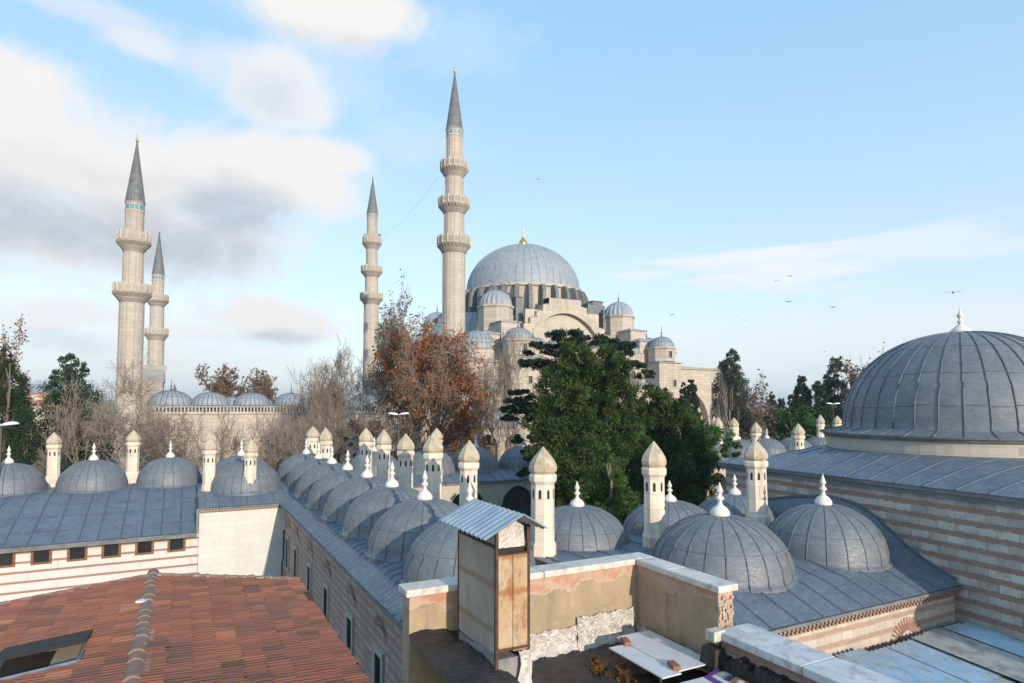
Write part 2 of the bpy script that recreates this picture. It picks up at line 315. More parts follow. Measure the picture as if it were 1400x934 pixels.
M['pole'] = mottled('dark_pole', (.06, .06, .065), (.08, .08, .085), 4, .5)
M['teal'] = mottled('turquoise_tile', (.08, .3, .36), (.06, .22, .3), 4, .3)

# ------------------------------------------------------------------ builders
def E(name, label, cat, loc=(0, 0, 0), group=None, rz=0):
    o = bpy.data.objects.new(name, None); COL.objects.link(o); o.location = loc; o.rotation_euler = (0, 0, rz)
    o.empty_display_size = .3
    tag(o, label, cat, group); return o
def tag(o, label=None, cat=None, group=None, kind=None):
    if label: o['label'] = label
    if cat: o['category'] = cat
    if group: o['group'] = group
    if kind: o['kind'] = kind
    return o
def mesh_obj(name, me, mat, parent=None, loc=None):
    o = bpy.data.objects.new(name, me); COL.objects.link(o)
    if mat is not None and not me.materials:
        for x in (mat if isinstance(mat, (list, tuple)) else [mat]): me.materials.append(x)
    if parent is not None: o.parent = parent
    if loc is not None: o.location = loc
    return o
class MB:
    def __init__(s, org=(0, 0, 0)):
        s.v = []; s.f = []; s.mi = []; s.o = org; s.m = 0; s.t = []; s.tv = None
    def add(s, vs_, fs):
        b = len(s.v); ox, oy, oz = s.o
        s.v += [(x - ox, y - oy, z - oz) for x, y, z in vs_]
        for f in fs:
            s.f.append([b + i for i in f]); s.mi.append(s.m); s.t.append(s.tv or 0.0)
        return s
    def box(s, x0, x1, y0, y1, z0, z1, top=None):
        """top=(dx,dy) shrinks the top face"""
        a, b = top or (0, 0)
        v = [(x0, y0, z0), (x1, y0, z0), (x1, y1, z0), (x0, y1, z0), (x0 + a, y0 + b, z1), (x1 - a, y0 + b, z1), (x1 - a, y1 - b, z1), (x0 + a, y1 - b, z1)]
        return s.add(v, [(0, 3, 2, 1), (4, 5, 6, 7), (0, 1, 5, 4), (1, 2, 6, 5), (2, 3, 7, 6), (3, 0, 4, 7)])
    def lathe(s, cx, cy, prof, n=24, cap=True, a0=0.0, sx=1, sy=1):
        v = []; f = []
        for r, z in prof:
            for k in range(n):
                a = a0 + 2 * PI * k / n
                v.append((cx + r * math.cos(a) * sx, cy + r * math.sin(a) * sy, z))
        for i in range(len(prof) - 1):
            for k in range(n):
                k2 = (k + 1) % n
                f.append((i * n + k, i * n + k2, (i + 1) * n + k2, (i + 1) * n + k))
        if cap:
            f.append(tuple(range(n))[::-1]); f.append(tuple((len(prof) - 1) * n + k for k in range(n)))
        return s.add(v, f)
    def tube(s, pts, r, n=5, closed=False):
        v = []; f = []
        for i, p in enumerate(pts):
            p = Vector(p); q = Vector(pts[min(i + 1, len(pts) - 1)]) - Vector(pts[max(i - 1, 0)])
            if q.length < 1e-9: q = Vector((0, 0, 1))
            q.normalize(); up = Vector((0, 0, 1)) if abs(q.z) < .9 else Vector((1, 0, 0))
            a = q.cross(up).normalized(); b = q.cross(a)
            rr = r[i] if isinstance(r, (list, tuple)) else r
            for k in range(n):
                t = 2 * PI * k / n; w = p + a * math.cos(t) * rr + b * math.sin(t) * rr; v.append(tuple(w))
        for i in range(len(pts) - 1):
            for k in range(n):
                k2 = (k + 1) % n; f.append((i * n + k, i * n + k2, (i + 1) * n + k2, (i + 1) * n + k))
        f.append(tuple(range(n))[::-1]); f.append(tuple((len(pts) - 1) * n + k for k in range(n)))
        return s.add(v, f)
    def prism(s, poly, d, axis='y'):
        """poly in (a,z); extruded along the axis from d[0] to d[1]"""
        n = len(poly); v = []
        for q in d:
            for a, z in poly: v.append((a, q, z) if axis == 'y' else (q, a, z))
        f = [tuple(range(n)), tuple(range(n, 2 * n))[::-1]]
        for i in range(n):
            j = (i + 1) % n; f.append((i, i + n, j + n, j))
        return s.add(v, f)
    def slab(s, poly, z0, z1):
        n = len(poly); v = [(x, y, z0) for x, y in poly] + [(x, y, z1) for x, y in poly]
        f = [tuple(range(n))[::-1], tuple(range(n, 2 * n))]
        for i in range(n):
            j = (i + 1) % n; f.append((i, j, j + n, i + n))
        return s.add(v, f)
    def build(s, name, mat, parent=None, smooth=False, bevel=0, tint=False, angle=None):
        me = bpy.data.meshes.new(name); me.from_pydata(s.v, [], s.f)
        mats = mat if isinstance(mat, (list, tuple)) else [mat]
        for x in mats: me.materials.append(x)
        if len(mats) > 1: me.polygons.foreach_set('material_index', s.mi)
        if tint:
            at = me.attributes.new('tint', 'FLOAT', 'FACE'); at.data.foreach_set('value', s.t)
        if smooth: me.polygons.foreach_set('use_smooth', [True] * len(me.polygons))
        me.update()
        import bmesh
        bm = bmesh.new(); bm.from_mesh(me); bmesh.ops.recalc_face_normals(bm, faces=bm.faces); bm.to_mesh(me); bm.free()
        if angle is not None:
            try: me.set_sharp_from_angle(angle=angle)
            except Exception: pass
        o = mesh_obj(name, me, None, parent)
        if parent is None: o.location = s.o
        if bevel:
            b = o.modifiers.new('bevel', 'BEVEL'); b.width = bevel; b.segments = 2; b.limit_method = 'ANGLE'
        return o
def thing_mesh(o, label, cat, group=None): return tag(o, label, cat, group)
def copy_tree(o, parent, loc=None, scale=None, rz=None):
    c = o.copy(); COL.objects.link(c); c.parent = parent
    if loc is not None: c.location = loc
    if scale is not None: c.scale = scale if isinstance(scale, tuple) else (scale,) * 3
    if rz is not None: c.rotation_euler = (0, 0, rz)
    for ch in list(o.children):
        d = ch.copy(); COL.objects.link(d); d.parent = c
    return c
def lo(parent, x, y, z):
    p = parent.location; return (x - p.x, y - p.y, z - p.z)

def arch_pts(xc, w, zs, rise, n=9):
    """pointed arch, left springing to right springing"""
    L = []
    for i in range(n + 1):
        t = i / n
        x = -w + w * t
        L.append((xc + x, zs + rise * (1 - (1 - t) ** 1.9) ** .62))
    return L + [(2 * xc - x, z) for x, z in L[-2::-1]]
def arcade(mb, a0, a1, z0, z1, bays, d, axis='y'):
    """wall from a0 to a1 with pointed openings; bays=(centre, halfwidth, z spring, rise, z bottom)"""
    cur = a0
    for xc, w, zs, rise, zb in bays:
        if xc - w > cur: mb.prism([(cur, z0), (xc - w, z0), (xc - w, z1), (cur, z1)], d, axis)
        P = arch_pts(xc, w, zs, rise)
        for (xa, za), (xb, zb_) in zip(P[:-1], P[1:]):
            mb.prism([(xa, za), (xb, zb_), (xb, z1), (xa, z1)], d, axis)
        if zb > z0: mb.prism([(xc - w, z0), (xc + w, z0), (xc + w, zb), (xc - w, zb)], d, axis)
        cur = xc + w
    if cur < a1: mb.prism([(cur, z0), (a1, z0), (a1, z1), (cur, z1)], d, axis)

# fast big meshes
def quads_mesh(name, V, tint, mat, parent, loc=None):
    n = len(V) // 4
    me = bpy.data.meshes.new(name)
    me.vertices.add(len(V)); me.vertices.foreach_set('co', V.astype(np.float32).ravel())
    me.loops.add(4 * n); me.loops.foreach_set('vertex_index', np.arange(4 * n, dtype=np.int32))
    me.polygons.add(n); me.polygons.foreach_set('loop_start', np.arange(0, 4 * n, 4, dtype=np.int32))
    me.update(calc_edges=True)
    if tint is not None:
        at = me.attributes.new('tint', 'FLOAT', 'FACE'); at.data.foreach_set('value', tint.astype(np.float32))
    return mesh_obj(name, me, mat, parent, loc)
def leaves(rng, blobs, org, per, size, clump=.28, elong=1.6, flat=1.0, droop=0.0, fill=.55, cl=70, name='crown', mat=None, parent=None, upright=0.0):
    """blobs: (x,y,z,rx,rz). Leaf-sized faces in clumps spread through each blob"""
    Vs = []; T = []
    for (x, y, z, rx, rz) in blobs:
        nl = int(per * rx * rx * (rz / rx))
        nc = max(6, int(nl / cl))
        d = rng.normal(size=(nc, 3)); d /= np.linalg.norm(d, axis=1)[:, None]
        rad = (fill + (1 - fill) * rng.random(nc))[:, None] * (.85 + .3 * rng.random((nc, 1)))
        cc = d * rad * np.array([rx, rx, rz]) + np.array([x, y, z])
        ctint = np.clip(rng.normal(.45, .28, nc), 0, 1)
        m = max(8, nl // nc)
        cr = clump * rx * (.6 + .8 * rng.random(nc))
        off = rng.normal(size=(nc, m, 3)); off /= (np.linalg.norm(off, axis=2)[:, :, None] + 1e-6)
        off *= (rng.random((nc, m, 1)) ** .5) * cr[:, None, None]
        off[:, :, 2] *= flat
        P = (cc[:, None, :] + off).reshape(-1, 3)
        P[:, 2] -= droop * np.abs(off[:, :, 0]).ravel()
        dirs = off.reshape(-1, 3) / (np.linalg.norm(off.reshape(-1, 3), axis=1)[:, None] + 1e-6) + rng.normal(size=P.shape) * .7
        dirs[:, 2] += upright
        dirs /= np.linalg.norm(dirs, axis=1)[:, None]
        b = np.cross(dirs, rng.normal(size=P.shape)); b /= (np.linalg.norm(b, axis=1)[:, None] + 1e-6)
        s = size * (.6 + .8 * rng.random(len(P)))[:, None]
        a = dirs * s * elong * .5; b = b * s * .5
        Q = np.stack([P - a - b * .6, P + a * .2 - b, P + a, P - a * .3 + b], axis=1)
        Vs.append(Q.reshape(-1, 3)); T.append(np.clip(np.repeat(ctint, m) + rng.normal(0, .13, len(P)), 0, 1))
    V = np.concatenate(Vs) - np.array(org); T = np.concatenate(T)
    return quads_mesh(name, V, T, mat, parent)
def branches(rng, h, spread, r0, levels=5, kids=3, seg=3, lean=0.0, up=.3, fork=.4):
    """trunk that forks at a fraction of its height; returns segment arrays"""
    S = []
    def grow(p, d, L, r, lv):
        n = 3 if lv else 2
        q = p; dd = d
        for i in range(n):
            w = rng.normal(size=3) * (.07 if lv == levels else .2)
            dd = dd + w; dd[2] += up * .12; dd = dd / math.sqrt(dd @ dd)
            q2 = q + dd * (L / n); ra = r * (1 - .45 * i / n); rb = r * (1 - .45 * (i + 1) / n)
            S.append((q, q2, ra, rb, lv)); q = q2
            last = i == n - 1
            if lv == levels and not last: continue
            if lv:
                for c in range((4 + kids - 2) if lv == levels else (kids - 1 if last else 1 + (kids > 2 and rng.random() < .12))):
                    ax = rng.normal(size=3); ax -= dd * (ax @ dd); ax /= math.sqrt(ax @ ax)
                    ang = rng.uniform(.35, 1.15) if lv == levels else rng.uniform(.4, 1.05)
                    nd = dd * math.cos(ang) + ax * math.sin(ang); nd[2] += up * .1; nd /= math.sqrt(nd @ nd)
                    grow(q, nd, L * (rng.uniform(.5, .75) if lv == levels else rng.uniform(.55, .78)), rb * rng.uniform(.55, .72), lv - 1)
    grow(np.zeros(3), np.array([lean, 0, 1.0]), 1.55, .04, levels)
    A = np.array([q[0] for q in S]); B = np.array([q[1] for q in S])
    lv = np.array([q[4] for q in S]); ra = np.array([q[2] for q in S]); rb = np.array([q[3] for q in S])
    zt = np.percentile(B[:, 2], 99.7); cx_ = np.median(B[:, 0]) * .5
    sp_ = np.percentile(np.hypot(B[:, 0] - cx_, B[:, 1]), 96)
    k = np.array([spread / sp_, spread / sp_, h / zt]); f = r0 / .04
    return A * k, B * k, np.maximum(ra * f, .010), np.maximum(rb * f, .008), lv
def seg_mesh(name, A, B, ra, rb, mat, parent, rmin=0.0):
    d = B - A; L = np.linalg.norm(d, axis=1)[:, None] + 1e-9; d = d / L
    up = np.where(np.abs(d[:, 2:3]) < .9, np.array([[0, 0, 1.0]]), np.array([[1.0, 0, 0]]))
    a = np.cross(d, up); a /= np.linalg.norm(a, axis=1)[:, None]; b = np.cross(d, a)
    ra = np.maximum(ra, rmin)[:, None]; rb = np.maximum(rb, rmin)[:, None]
    Q = []
    n = 3
    for k in range(n):
        t0, t1 = 2 * PI * k / n, 2 * PI * (k + 1) / n
        o0 = a * math.cos(t0) + b * math.sin(t0); o1 = a * math.cos(t1) + b * math.sin(t1)
        Q.append(np.stack([A + o0 * ra, A + o1 * ra, B + o1 * rb, B + o0 * rb], axis=1))
    V = np.concatenate(Q).reshape(-1, 3)
    return quads_mesh(name, V, None, mat, parent)
rs = np.random.default_rng(11); random.seed(5)

# ------------------------------------------------------------------ ground and far land
g = MB(); g.add([(-9000, -3000, GZ), (9000, -3000, GZ), (9000, 9000, GZ), (-9000, 9000, GZ)], [(0, 1, 2, 3)])
tag(g.build('ground', M['earth']), kind='structure')
g = MB(); g.slab([(-90, 62), (150, 62), (150, 109), (-90, 109)], GZ + .004, GZ + .03)
tag(g.build('park_lawn', M['grass']), kind='structure')
g = MB(); g.slab([(13.2, 28.5), (52, 28.5), (52, 53), (13.2, 53)], GZ + .004, GZ + .03)
tag(g.build('courtyard_paving', M['paving']), kind='structure')
def hill(name, px0, px1, cya, cyb, zt, za, seed, mat):
    r = np.random.default_rng(seed); n = 60; rows = 8; mb = MB(); v = []; f = []
    ph = r.random(6) * 6.28
    for i in range(n + 1):
        px = px0 + (px1 - px0) * i / n
        hgt = zt * (1 + .22 * math.sin(i * .21 + ph[0]) + .12 * math.sin(i * .53 + ph[1]) + .06 * math.sin(i * 1.3 + ph[2]))
        for j in range(rows + 1):
            cy = cya + (cyb - cya) * j / rows; t = j / rows
            cx = (px - 700) / FPX * cy
            v.append((cx * CH + cy * SH, -cx * SH + cy * CH, za + (hgt - za) * (t ** .8)))
    for i in range(n):
        for j in range(rows):
            a = i * (rows + 1) + j; f.append((a, a + rows + 1, a + rows + 2, a + 1))
    mb.add(v, f); o = mb.build(name, mat, smooth=True); tag(o, kind='structure'); return o
hill('far_hills', 750, 1700, 2600, 4200, 42, GZ - .5, 3, M['far_hill'])
hill('hillside', -300, 330, 260, 900, 9, GZ - .5, 7, M['far_hill'])
# houses on the left hillside
r = np.random.default_rng(4)
house_words = ['cream', 'pale pink', 'sandy', 'off-white', 'peach', 'beige', 'light ochre', 'buff']
k = 0
for row in range(7):
    for col in range(7):
        px = 22 + col * 9 + r.uniform(-3, 3) + (row % 2) * 4; cy = 300 + row * 85 + r.uniform(-12, 12)
        t = ((cy - 260) / 640) ** .8; zb = GZ + (9 - GZ) * t * .93 - 2
        x, y, _ = pix(px, 560, cy); w = r.uniform(4, 7); dpt = r.uniform(5, 8); hh = r.uniform(8, 15)
        rz = r.uniform(-.3, .3)
        nm = E('hillside_house', '%s house on far hillside, %s row up, %s from the left' % (
            house_words[(k * 3) % 8], ['first', 'second', 'third', 'fourth', 'fifth', 'sixth', 'seventh'][row], ['first', 'second', 'third', 'fourth', 'fifth', 'sixth', 'seventh'][col]),
            'house', (x, y, zb), 'houses on the far hillside', rz)
        a = MB((0, 0, 0)); a.tv = r.random(); a.box(-w, w, -dpt / 2, dpt / 2, 0, hh)
        a.build('wall', M['house'], nm, tint=True)
        b = MB(); b.prism([(-w - .3, hh), (w + .3, hh), (0, hh + 2.2)], (-dpt / 2 - .3, dpt / 2 + .3)); b.build('roof', M['house_roof'], nm)
        c = MB()
        for i in range(3):
            for j in range(3): c.box(-w * .75 + i * w * .6, -w * .75 + i * w * .6 + 1.2, -dpt / 2 - .05, -dpt / 2 + .1, 1.5 + j * hh * .3, 3.1 + j * hh * .3)
        c.build('window_rows', M['glass'], nm)
        k += 1
for i, (px, w, top) in enumerate([(51, 14, 522), (67, 12, 521), (80, 10, 530)]):
    cy = 3200; x, y, zt = pix(px, top, cy); ww = w / FPX * cy * .5
    t = E('office_tower', ['left and widest of the hazy towers on the skyline', 'hazy skyline tower just left of the dark conifer', 'shortest hazy tower, mostly behind the dark conifer'][i], 'tower', (x, y, GZ), 'hazy towers on the skyline')
    a = MB(); a.box(-ww, ww, -ww, ww, 0, zt - GZ); a.build('tower_shaft', M['tower'], t)
    a = MB()
    for q in range(14): a.box(-ww * .95, ww * .95, -ww - 1, -ww + 1, 30 + q * (zt - GZ - 40) / 14, 30 + q * (zt - GZ - 40) / 14 + 4)
    a.build('window_bands', M['glass'], t)
    a = MB(); a.box(-ww * .5, ww * .5, -ww * .5, ww * .5, zt - GZ, zt - GZ + 9); a.build('roof_plant', M['tower'], t)

def win(parent, x, y, z, w, h, fm, gm=None, face='-y', name='window', depth=.12, arch=True):
    """stone-framed window as a part with a pane as sub-part"""
    m = MB(); fw = w * .16
    if arch:
        P = arch_pts(0, w / 2, h * .72, h * .28, 5); Q = arch_pts(0, w / 2 + fw, h * .72, h * .28 + fw, 5)
        for (a1, a2, b1, b2) in zip(P[:-1], P[1:], Q[:-1], Q[1:]): m.prism([a1, a2, b2, b1], (-depth, depth))
        zt = h * .72
    else:
        m.box(-w / 2 - fw, w / 2 + fw, -depth, depth, h, h + fw); zt = h
    m.box(-w / 2 - fw, -w / 2, -depth, depth, 0, zt); m.box(w / 2, w / 2 + fw, -depth, depth, 0, zt)
    m.box(-w / 2 - fw * 1.2, w / 2 + fw * 1.2, -depth * 1.3, depth, -fw, 0)
    m.box(-.02 * w, .02 * w, -depth * .3, depth * .1, 0, h * .95)
    f_ = m.build(name, fm, parent)
    g_ = MB(); g_.prism([(-w / 2, 0), (w / 2, 0)] + (arch_pts(0, w / 2, h * .72, h * .28, 5)[::-1] if arch else [(w / 2, h), (-w / 2, h)]), (depth * .15, depth * .5)); g_.build('pane', gm or M['glass'], f_)
    f_.location = lo(parent, x, y, z)
    if face == '-x': f_.rotation_euler = (0, 0, -PI / 2)
    return f_
# ------------------------------------------------------------------ minarets
def minaret(X, Y, label, tip, cone, rails, wpx, bpx, cw, loud=False):
    """tip, cone: pixel rows of finial tip and cone base; rails=(top row, bottom row) of each balcony; wpx shaft widths from the top down"""
    cy = X * SH + Y * CH; u_ = (X * CH - Y * SH) / cy; pm = cy / FPX / math.sqrt(1 + u_ * u_)
    t = E('minaret', label, 'minaret', (X, Y, GZ), 'the four minarets')
    zz = lambda py: zat(X, Y, py) - GZ
    sh = MB(); n = 20
    prof = []; zc = zz(cone)
    rads = [w * pm / 2 for w in wpx]
    levels = [zc] + [z for (a, b) in rails for z in (zz(a) - 0.2, zz(b) - 1.0)]
    # shaft from the ground up
    seq = []
    zs = [0] + list(reversed(levels))
    k = len(rails)
    cur = rads[k]
    prof = [(cur * 1.5, 0), (cur * 1.5, 9), (cur * 1.04, 13), (cur, 14)]
    for i in range(k - 1, -1, -1):
        zt_, zb_ = zz(rails[i][0]), zz(rails[i][1])
        prof += [(rads[i + 1] * .99, zb_ - .6), (rads[i + 1] * .98, zb_ + .8), (rads[i], zb_ + 1.2)]
    prof += [(rads[0], zc - 1.6), (rads[0] * 1.06, zc - 1.5), (rads[0] * 1.06, zc - 1.3), (rads[0], zc - 1.25), (rads[0], zc - .25), (rads[0] * 1.12, zc)]
    sh.lathe(0, 0, prof, n); s = sh.build('shaft', M['minaret'], t, smooth=False)
    ln = MB()
    for kk in range(n):                                   # raised vertical mouldings
        if kk % 2: continue
        a = 2 * PI * kk / n
        q = [(math.cos(a) * (rr + .01), math.sin(a) * (rr + .01), z) for rr, z in prof[3:]]
        ln.tube(q, .07, 4)
    ln.build('shaft_moulding', M['minaret'], t)
    tl = MB()
    for kk in range(12):
        a = 2 * PI * (kk + .5) / 12; rr = rads[0] * 1.0
        c, s_ = math.cos(a), math.sin(a); w = .22
        v = [(c * rr - s_ * w * sg + c * off, s_ * rr + c * w * sg + s_ * off, z) for off in (-.1, .05) for z in (zc - 1.1, zc - .45) for sg in (-1, 1)]
        tl.add(v, [(0, 1, 3, 2), (4, 6, 7, 5), (0, 2, 6, 4), (1, 5, 7, 3), (2, 3, 7, 6), (0, 4, 5, 1)])
    tl.build('tile_panels', M['teal'], t)
    for i, (a, b) in enumerate(rails):
        zt_, zb_ = zz(a), zz(b); rb = bpx[i] * pm / 2; r_in = rads[i + 1]
        hgt = zt_ - zb_
        bal = MB()
        zf = zb_ + hgt * .48
        bal.lathe(0, 0, [(r_in, zb_), (r_in * 1.08, zb_ + hgt * .08), (r_in + (rb - r_in) * .45, zb_ + hgt * .22), (r_in + (rb - r_in) * .5, zb_ + hgt * .3), (r_in + (rb - r_in) * .85, zb_ + hgt * .42), (rb, zf), (rb, zf + .2), (r_in * .9, zf + .2)], 32, cap=False)
        bo = bal.build('balcony', M['mosque_grey'], t)  # darker than the corbels, painting shade into the gaps between them
        mu = MB()                                          # stalactite corbels in three rings
        for ring, (fr, zz0, zz1, cnt) in enumerate([(.12, .02, .2, 20), (.5, .18, .34, 24), (.86, .3, .47, 28)]):
            for kk in range(cnt):
                an = 2 * PI * (kk + .5 * ring) / cnt; rr = r_in + (rb - r_in) * fr; c, s_ = math.cos(an), math.sin(an)
                w = PI * rr / cnt * .6; z0, z1 = zb_ + hgt * zz0, zb_ + hgt * zz1
                v = [(c * (rr - .25), s_ * (rr - .25), z0), (c * (rr + .28) - s_ * w, s_ * (rr + .28) + c * w, z1), (c * (rr + .28) + s_ * w, s_ * (rr + .28) - c * w, z1), (c * (rr - .3) - s_ * w, s_ * (rr - .3) + c * w, z1), (c * (rr - .3) + s_ * w, s_ * (rr - .3) - c * w, z1)]
                mu.add(v, [(0, 1, 2), (0, 3, 1), (0, 2, 4), (1, 3, 4, 2)])
        mu.build('corbels', M['minaret'], bo)
        ra = MB(); N = 16
        ra.lathe(0, 0, [(rb - .02, zf + .2), (rb + .02, zf + .25), (rb + .02, zt_), (rb - .18, zt_), (rb - .18, zf + .25)], N, cap=False)
        for kk in range(N):
            an = 2 * PI * kk / N; ra.box(rb * math.cos(an) - .13, rb * math.cos(an) + .13, rb * math.sin(an) - .13, rb * math.sin(an) + .13, zf + .2, zt_ + .15)
        ra.build('railing', M['minaret'], bo)
        rp = MB()
        for kk in range(64):
            if kk % 4 == 0: continue
            an = 2 * PI * kk / 64; c, s_ = math.cos(an) * (rb * .985 + .05), math.sin(an) * (rb * .985 + .05)
            rp.box(c - .05, c + .05, s_ - .05, s_ + .05, zf + .5, zt_ - .3)
        rp.build('pierced_panels', M['mosque_grey'], bo)
    rc = cw * pm / 2
    co = MB(); ztip = zz(tip + 14 * 97 / cy * .9)
    co.lathe(0, 0, [(rc, zc), (rc * .97, zc + .25), (rc * .5, zc + (ztip - zc) * .52), (.07, ztip)], 20)
    for kk in range(20):
        an = 2 * PI * kk / 20
        co.tube([(rc * .98 * math.cos(an), rc * .98 * math.sin(an), zc + .2), (rc * .505 * math.cos(an), rc * .505 * math.sin(an), zc + (ztip - zc) * .52), (.07 * math.cos(an), .07 * math.sin(an), ztip)], .035, 4)
    c = co.build('cone_roof', M['lead_dark'], t)
    fi = MB(); zt_ = zz(tip); hh = zt_ - ztip
    fi.lathe(0, 0, [(.1, ztip - .1), (.1, ztip + hh * .1), (.26, ztip + hh * .18), (.26, ztip + hh * .24), (.08, ztip + hh * .32), (.2, ztip + hh * .42), (.2, ztip + hh * .46), (.06, ztip + hh * .53), (.13, ztip + hh * .6), (.04, ztip + hh * .68), (.03, zt_)], 10)
    fi.build('finial', M['gold'], c, smooth=True)
    if loud:
        sp_ = MB(); zr = zz(rails[0][0]); rb = bpx[0] * pm / 2
        for sg in (-1, 1): sp_.box(sg * rb * .8 * CH - .25, sg * rb * .8 * CH + .25, -sg * rb * .8 * SH - .25, -sg * rb * .8 * SH + .25, zr + .1, zr + 1.0)
        sp_.build('loudspeakers', M['pole'], t)
    return t
x, y, _ = pix(619.5, 556, 114.5)
minaret(x, y, 'tall three-balcony minaret just left of the great dome', 90, 178, [(222, 244), (272, 294), (325, 348)], [23, 26, 28.5, 32], [37.5, 42, 45], 24)
x, y, _ = pix(506, 556, 169.5)
minaret(x, y, 'farther three-balcony minaret rising behind the brown-leaved plane tree, loudspeakers on its top balcony', 238, 293, [(325, 342), (365, 380), (402, 417)], [15, 16.5, 18.5, 21], [26, 29, 31], 16, True)
x, y, _ = pix(176, 556, 97)
minaret(x, y, 'big two-balcony minaret at the far left, in front of a smaller one', 183, 278, [(319, 346), (390, 415)], [26.5, 29, 35], [48, 54], 29)
x, y, _ = pix(211, 556, 148.7)
minaret(x, y, 'small two-balcony minaret seen just right of and behind the big left one', 311, 376, [(404, 420), (450, 466)], [16.5, 19.5, 22.5], [31, 33], 18)
# cable between the two three-balcony minarets
a = pix(598, 243, 114.5); b = pix(519, 323, 169.5)
cb = MB(); cb.tube([tuple(a[i] + (b[i] - a[i]) * k / 14 - (1.8 * math.sin(PI * k / 14) if i == 2 else 0) for i in range(3)) for k in range(15)], .018, 4)
thing_mesh(cb.build('festoon_cable', M['pole']), 'thin cable slung between the two tall three-balcony minarets', 'cable')

# ------------------------------------------------------------------ mosque
MX, MY = 75.0, 138.0
mq = E('domed_mosque', 'great pale stone mosque with large grey lead dome, stepped arch wall and small side domes', 'mosque', (MX, MY, GZ))
org = (MX, MY, GZ)
def ribbed_dome(org, x, y, z0, Rr, h, n, ribr, mat, seams=(.35,), smooth=True, expo=1.0, steps=14, flare=0.0, lobes=False, ribmat=None):
    mb = MB(org); prof = []
    for i in range(steps + 1):
        t = PI / 2 * i / steps
        prof.append((max(Rr * math.cos(t) ** expo, .02), z0 + h * math.sin(t)))
    if flare: prof = [(Rr + flare, z0 - flare * .7), (Rr + flare * .4, z0 - flare * .1)] + prof
    mb.lathe(x, y, prof, 64 if not lobes else n * 2, cap=False)
    if lobes:
        for i, v in enumerate(mb.v):
            k_ = i % (n * 2)
            if k_ % 2:
                vx, vy = v[0] + org[0] - x, v[1] + org[1] - y
                mb.v[i] = (x - org[0] + vx * .93, y - org[1] + vy * .93, v[2])
    mb.m = 1
    for k_ in range(n if ribr else 0):
        a = 2 * PI * (k_ + .3) / n
        q = [(x + (r_ + ribr * .2) * math.cos(a), y + (r_ + ribr * .2) * math.sin(a), z_) for r_, z_ in prof]
        mb.tube(q, [ribr * (.45 + .55 * min(1, p[0] / Rr * 1.6)) for p in prof], 4)
    for s_ in seams:
        t = PI / 2 * s_; rr = Rr * math.cos(t) ** expo
        mb.tube([(x + rr * math.cos(2 * PI * k_ / 48), y + rr * math.sin(2 * PI * k_ / 48), z0 + h * math.sin(t)) for k_ in range(49)], ribr * .55 if ribr else .03, 4)
    return mb, [mat, ribmat or M['seam']]
# body tiers
b = MB(org)
b.box(44, 110, 109, 168, GZ, 8.2); b.box(43.6, 110.4, 108.6, 168.4, 8.2, 8.7)
b.box(50, 101, 112, 164, 8.7, 12.2); b.box(49.7, 101.3, 111.7, 164.3, 12.2, 12.6)
b.box(110.1, 113.4, 110, 118, GZ, 1.2)
b.build('outer_walls', M['mosque'], mq)
b = MB(org)
b.box(57, 93, 121.5, 154.5, 12.6, 18.6); b.box(60, 90, 123, 153, 18.6, 20.2)
b.build('dome_base', M['mosque_grey'], mq)
# lead skirts on the tiers
b = MB(org)
b.add([(43.4, 108.4, 8.72), (110.6, 108.4, 8.72), (110.6, 168.6, 8.72), (43.4, 168.6, 8.72), (50, 112.2, 9.6), (101, 112.2, 9.6), (101, 164, 9.6), (50, 164, 9.6)], [(0, 1, 5, 4), (1, 2, 6, 5), (2, 3, 7, 6), (3, 0, 4, 7), (4, 5, 6, 7)])
b.add([(49.5, 111.5, 12.63), (101.5, 111.5, 12.63), (101.5, 164.5, 12.63), (49.5, 164.5, 12.63), (57, 121, 14.6), (93, 121, 14.6), (93, 155, 14.6), (57, 155, 14.6)], [(0, 1, 5, 4), (1, 2, 6, 5), (2, 3, 7, 6), (3, 0, 4, 7), (4, 5, 6, 7)])
b.add([(109.9, 109.7, 1.22), (113.7, 109.7, 1.22), (113.7, 118.3, 1.22), (109.9, 118.3, 1.22), (111.5, 114, 2.3)], [(0, 1, 4), (1, 2, 4), (2, 3, 4), (3, 0, 4)])
b.build('lead_skirts', M['lead_pale'], mq)
# drum
b = MB(org); b.lathe(MX, MY, [(15.2, 19.5), (15.2, 21.2), (14.3, 21.4), (14.3, 27.6), (14.9, 27.8), (14.9, 28.4), (14.3, 28.5)], 64, cap=True)
b.build('drum', M['mosque'], mq)
for i in range(32):
    a = 2 * PI * i / 32
    c, s_ = math.cos(a), math.sin(a)
    bt = MB((0, 0, 0))
    bt.prism([(-1.3, 0), (1.3, 0), (1.0, 5.6), (.2, 7.4), (-1.3, 7.4)], (-.42, .42), 'y')
    if i == 0:
        o0 = bt.build('drum_buttress', M['lead_dark'], mq); o = o0
    else:
        o = o0.copy(); COL.objects.link(o); o.parent = mq
    o.location = lo(mq, MX + 15.4 * c, MY + 15.4 * s_, 20.6); o.rotation_euler = (0, 0, a)
    a2 = a + PI / 32
    if i == 0:
        w = MB(); w.lathe(0, 0, [(.62, 0), (.62, 3.6), (.5, 4.2), (.25, 4.6)], 10, sx=.25); w0 = w.build('drum_window', M['palewall'], mq)
        wo = w0
    else:
        wo = w0.copy(); COL.objects.link(wo); wo.parent = mq
    wo.location = lo(mq, MX + 14.3 * math.cos(a2), MY + 14.3 * math.sin(a2), 22.0); wo.rotation_euler = (0, 0, a2)
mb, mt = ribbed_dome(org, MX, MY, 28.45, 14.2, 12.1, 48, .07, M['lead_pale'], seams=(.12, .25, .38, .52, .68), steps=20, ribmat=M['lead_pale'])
md = mb.build('main_dome', mt, mq, smooth=True)
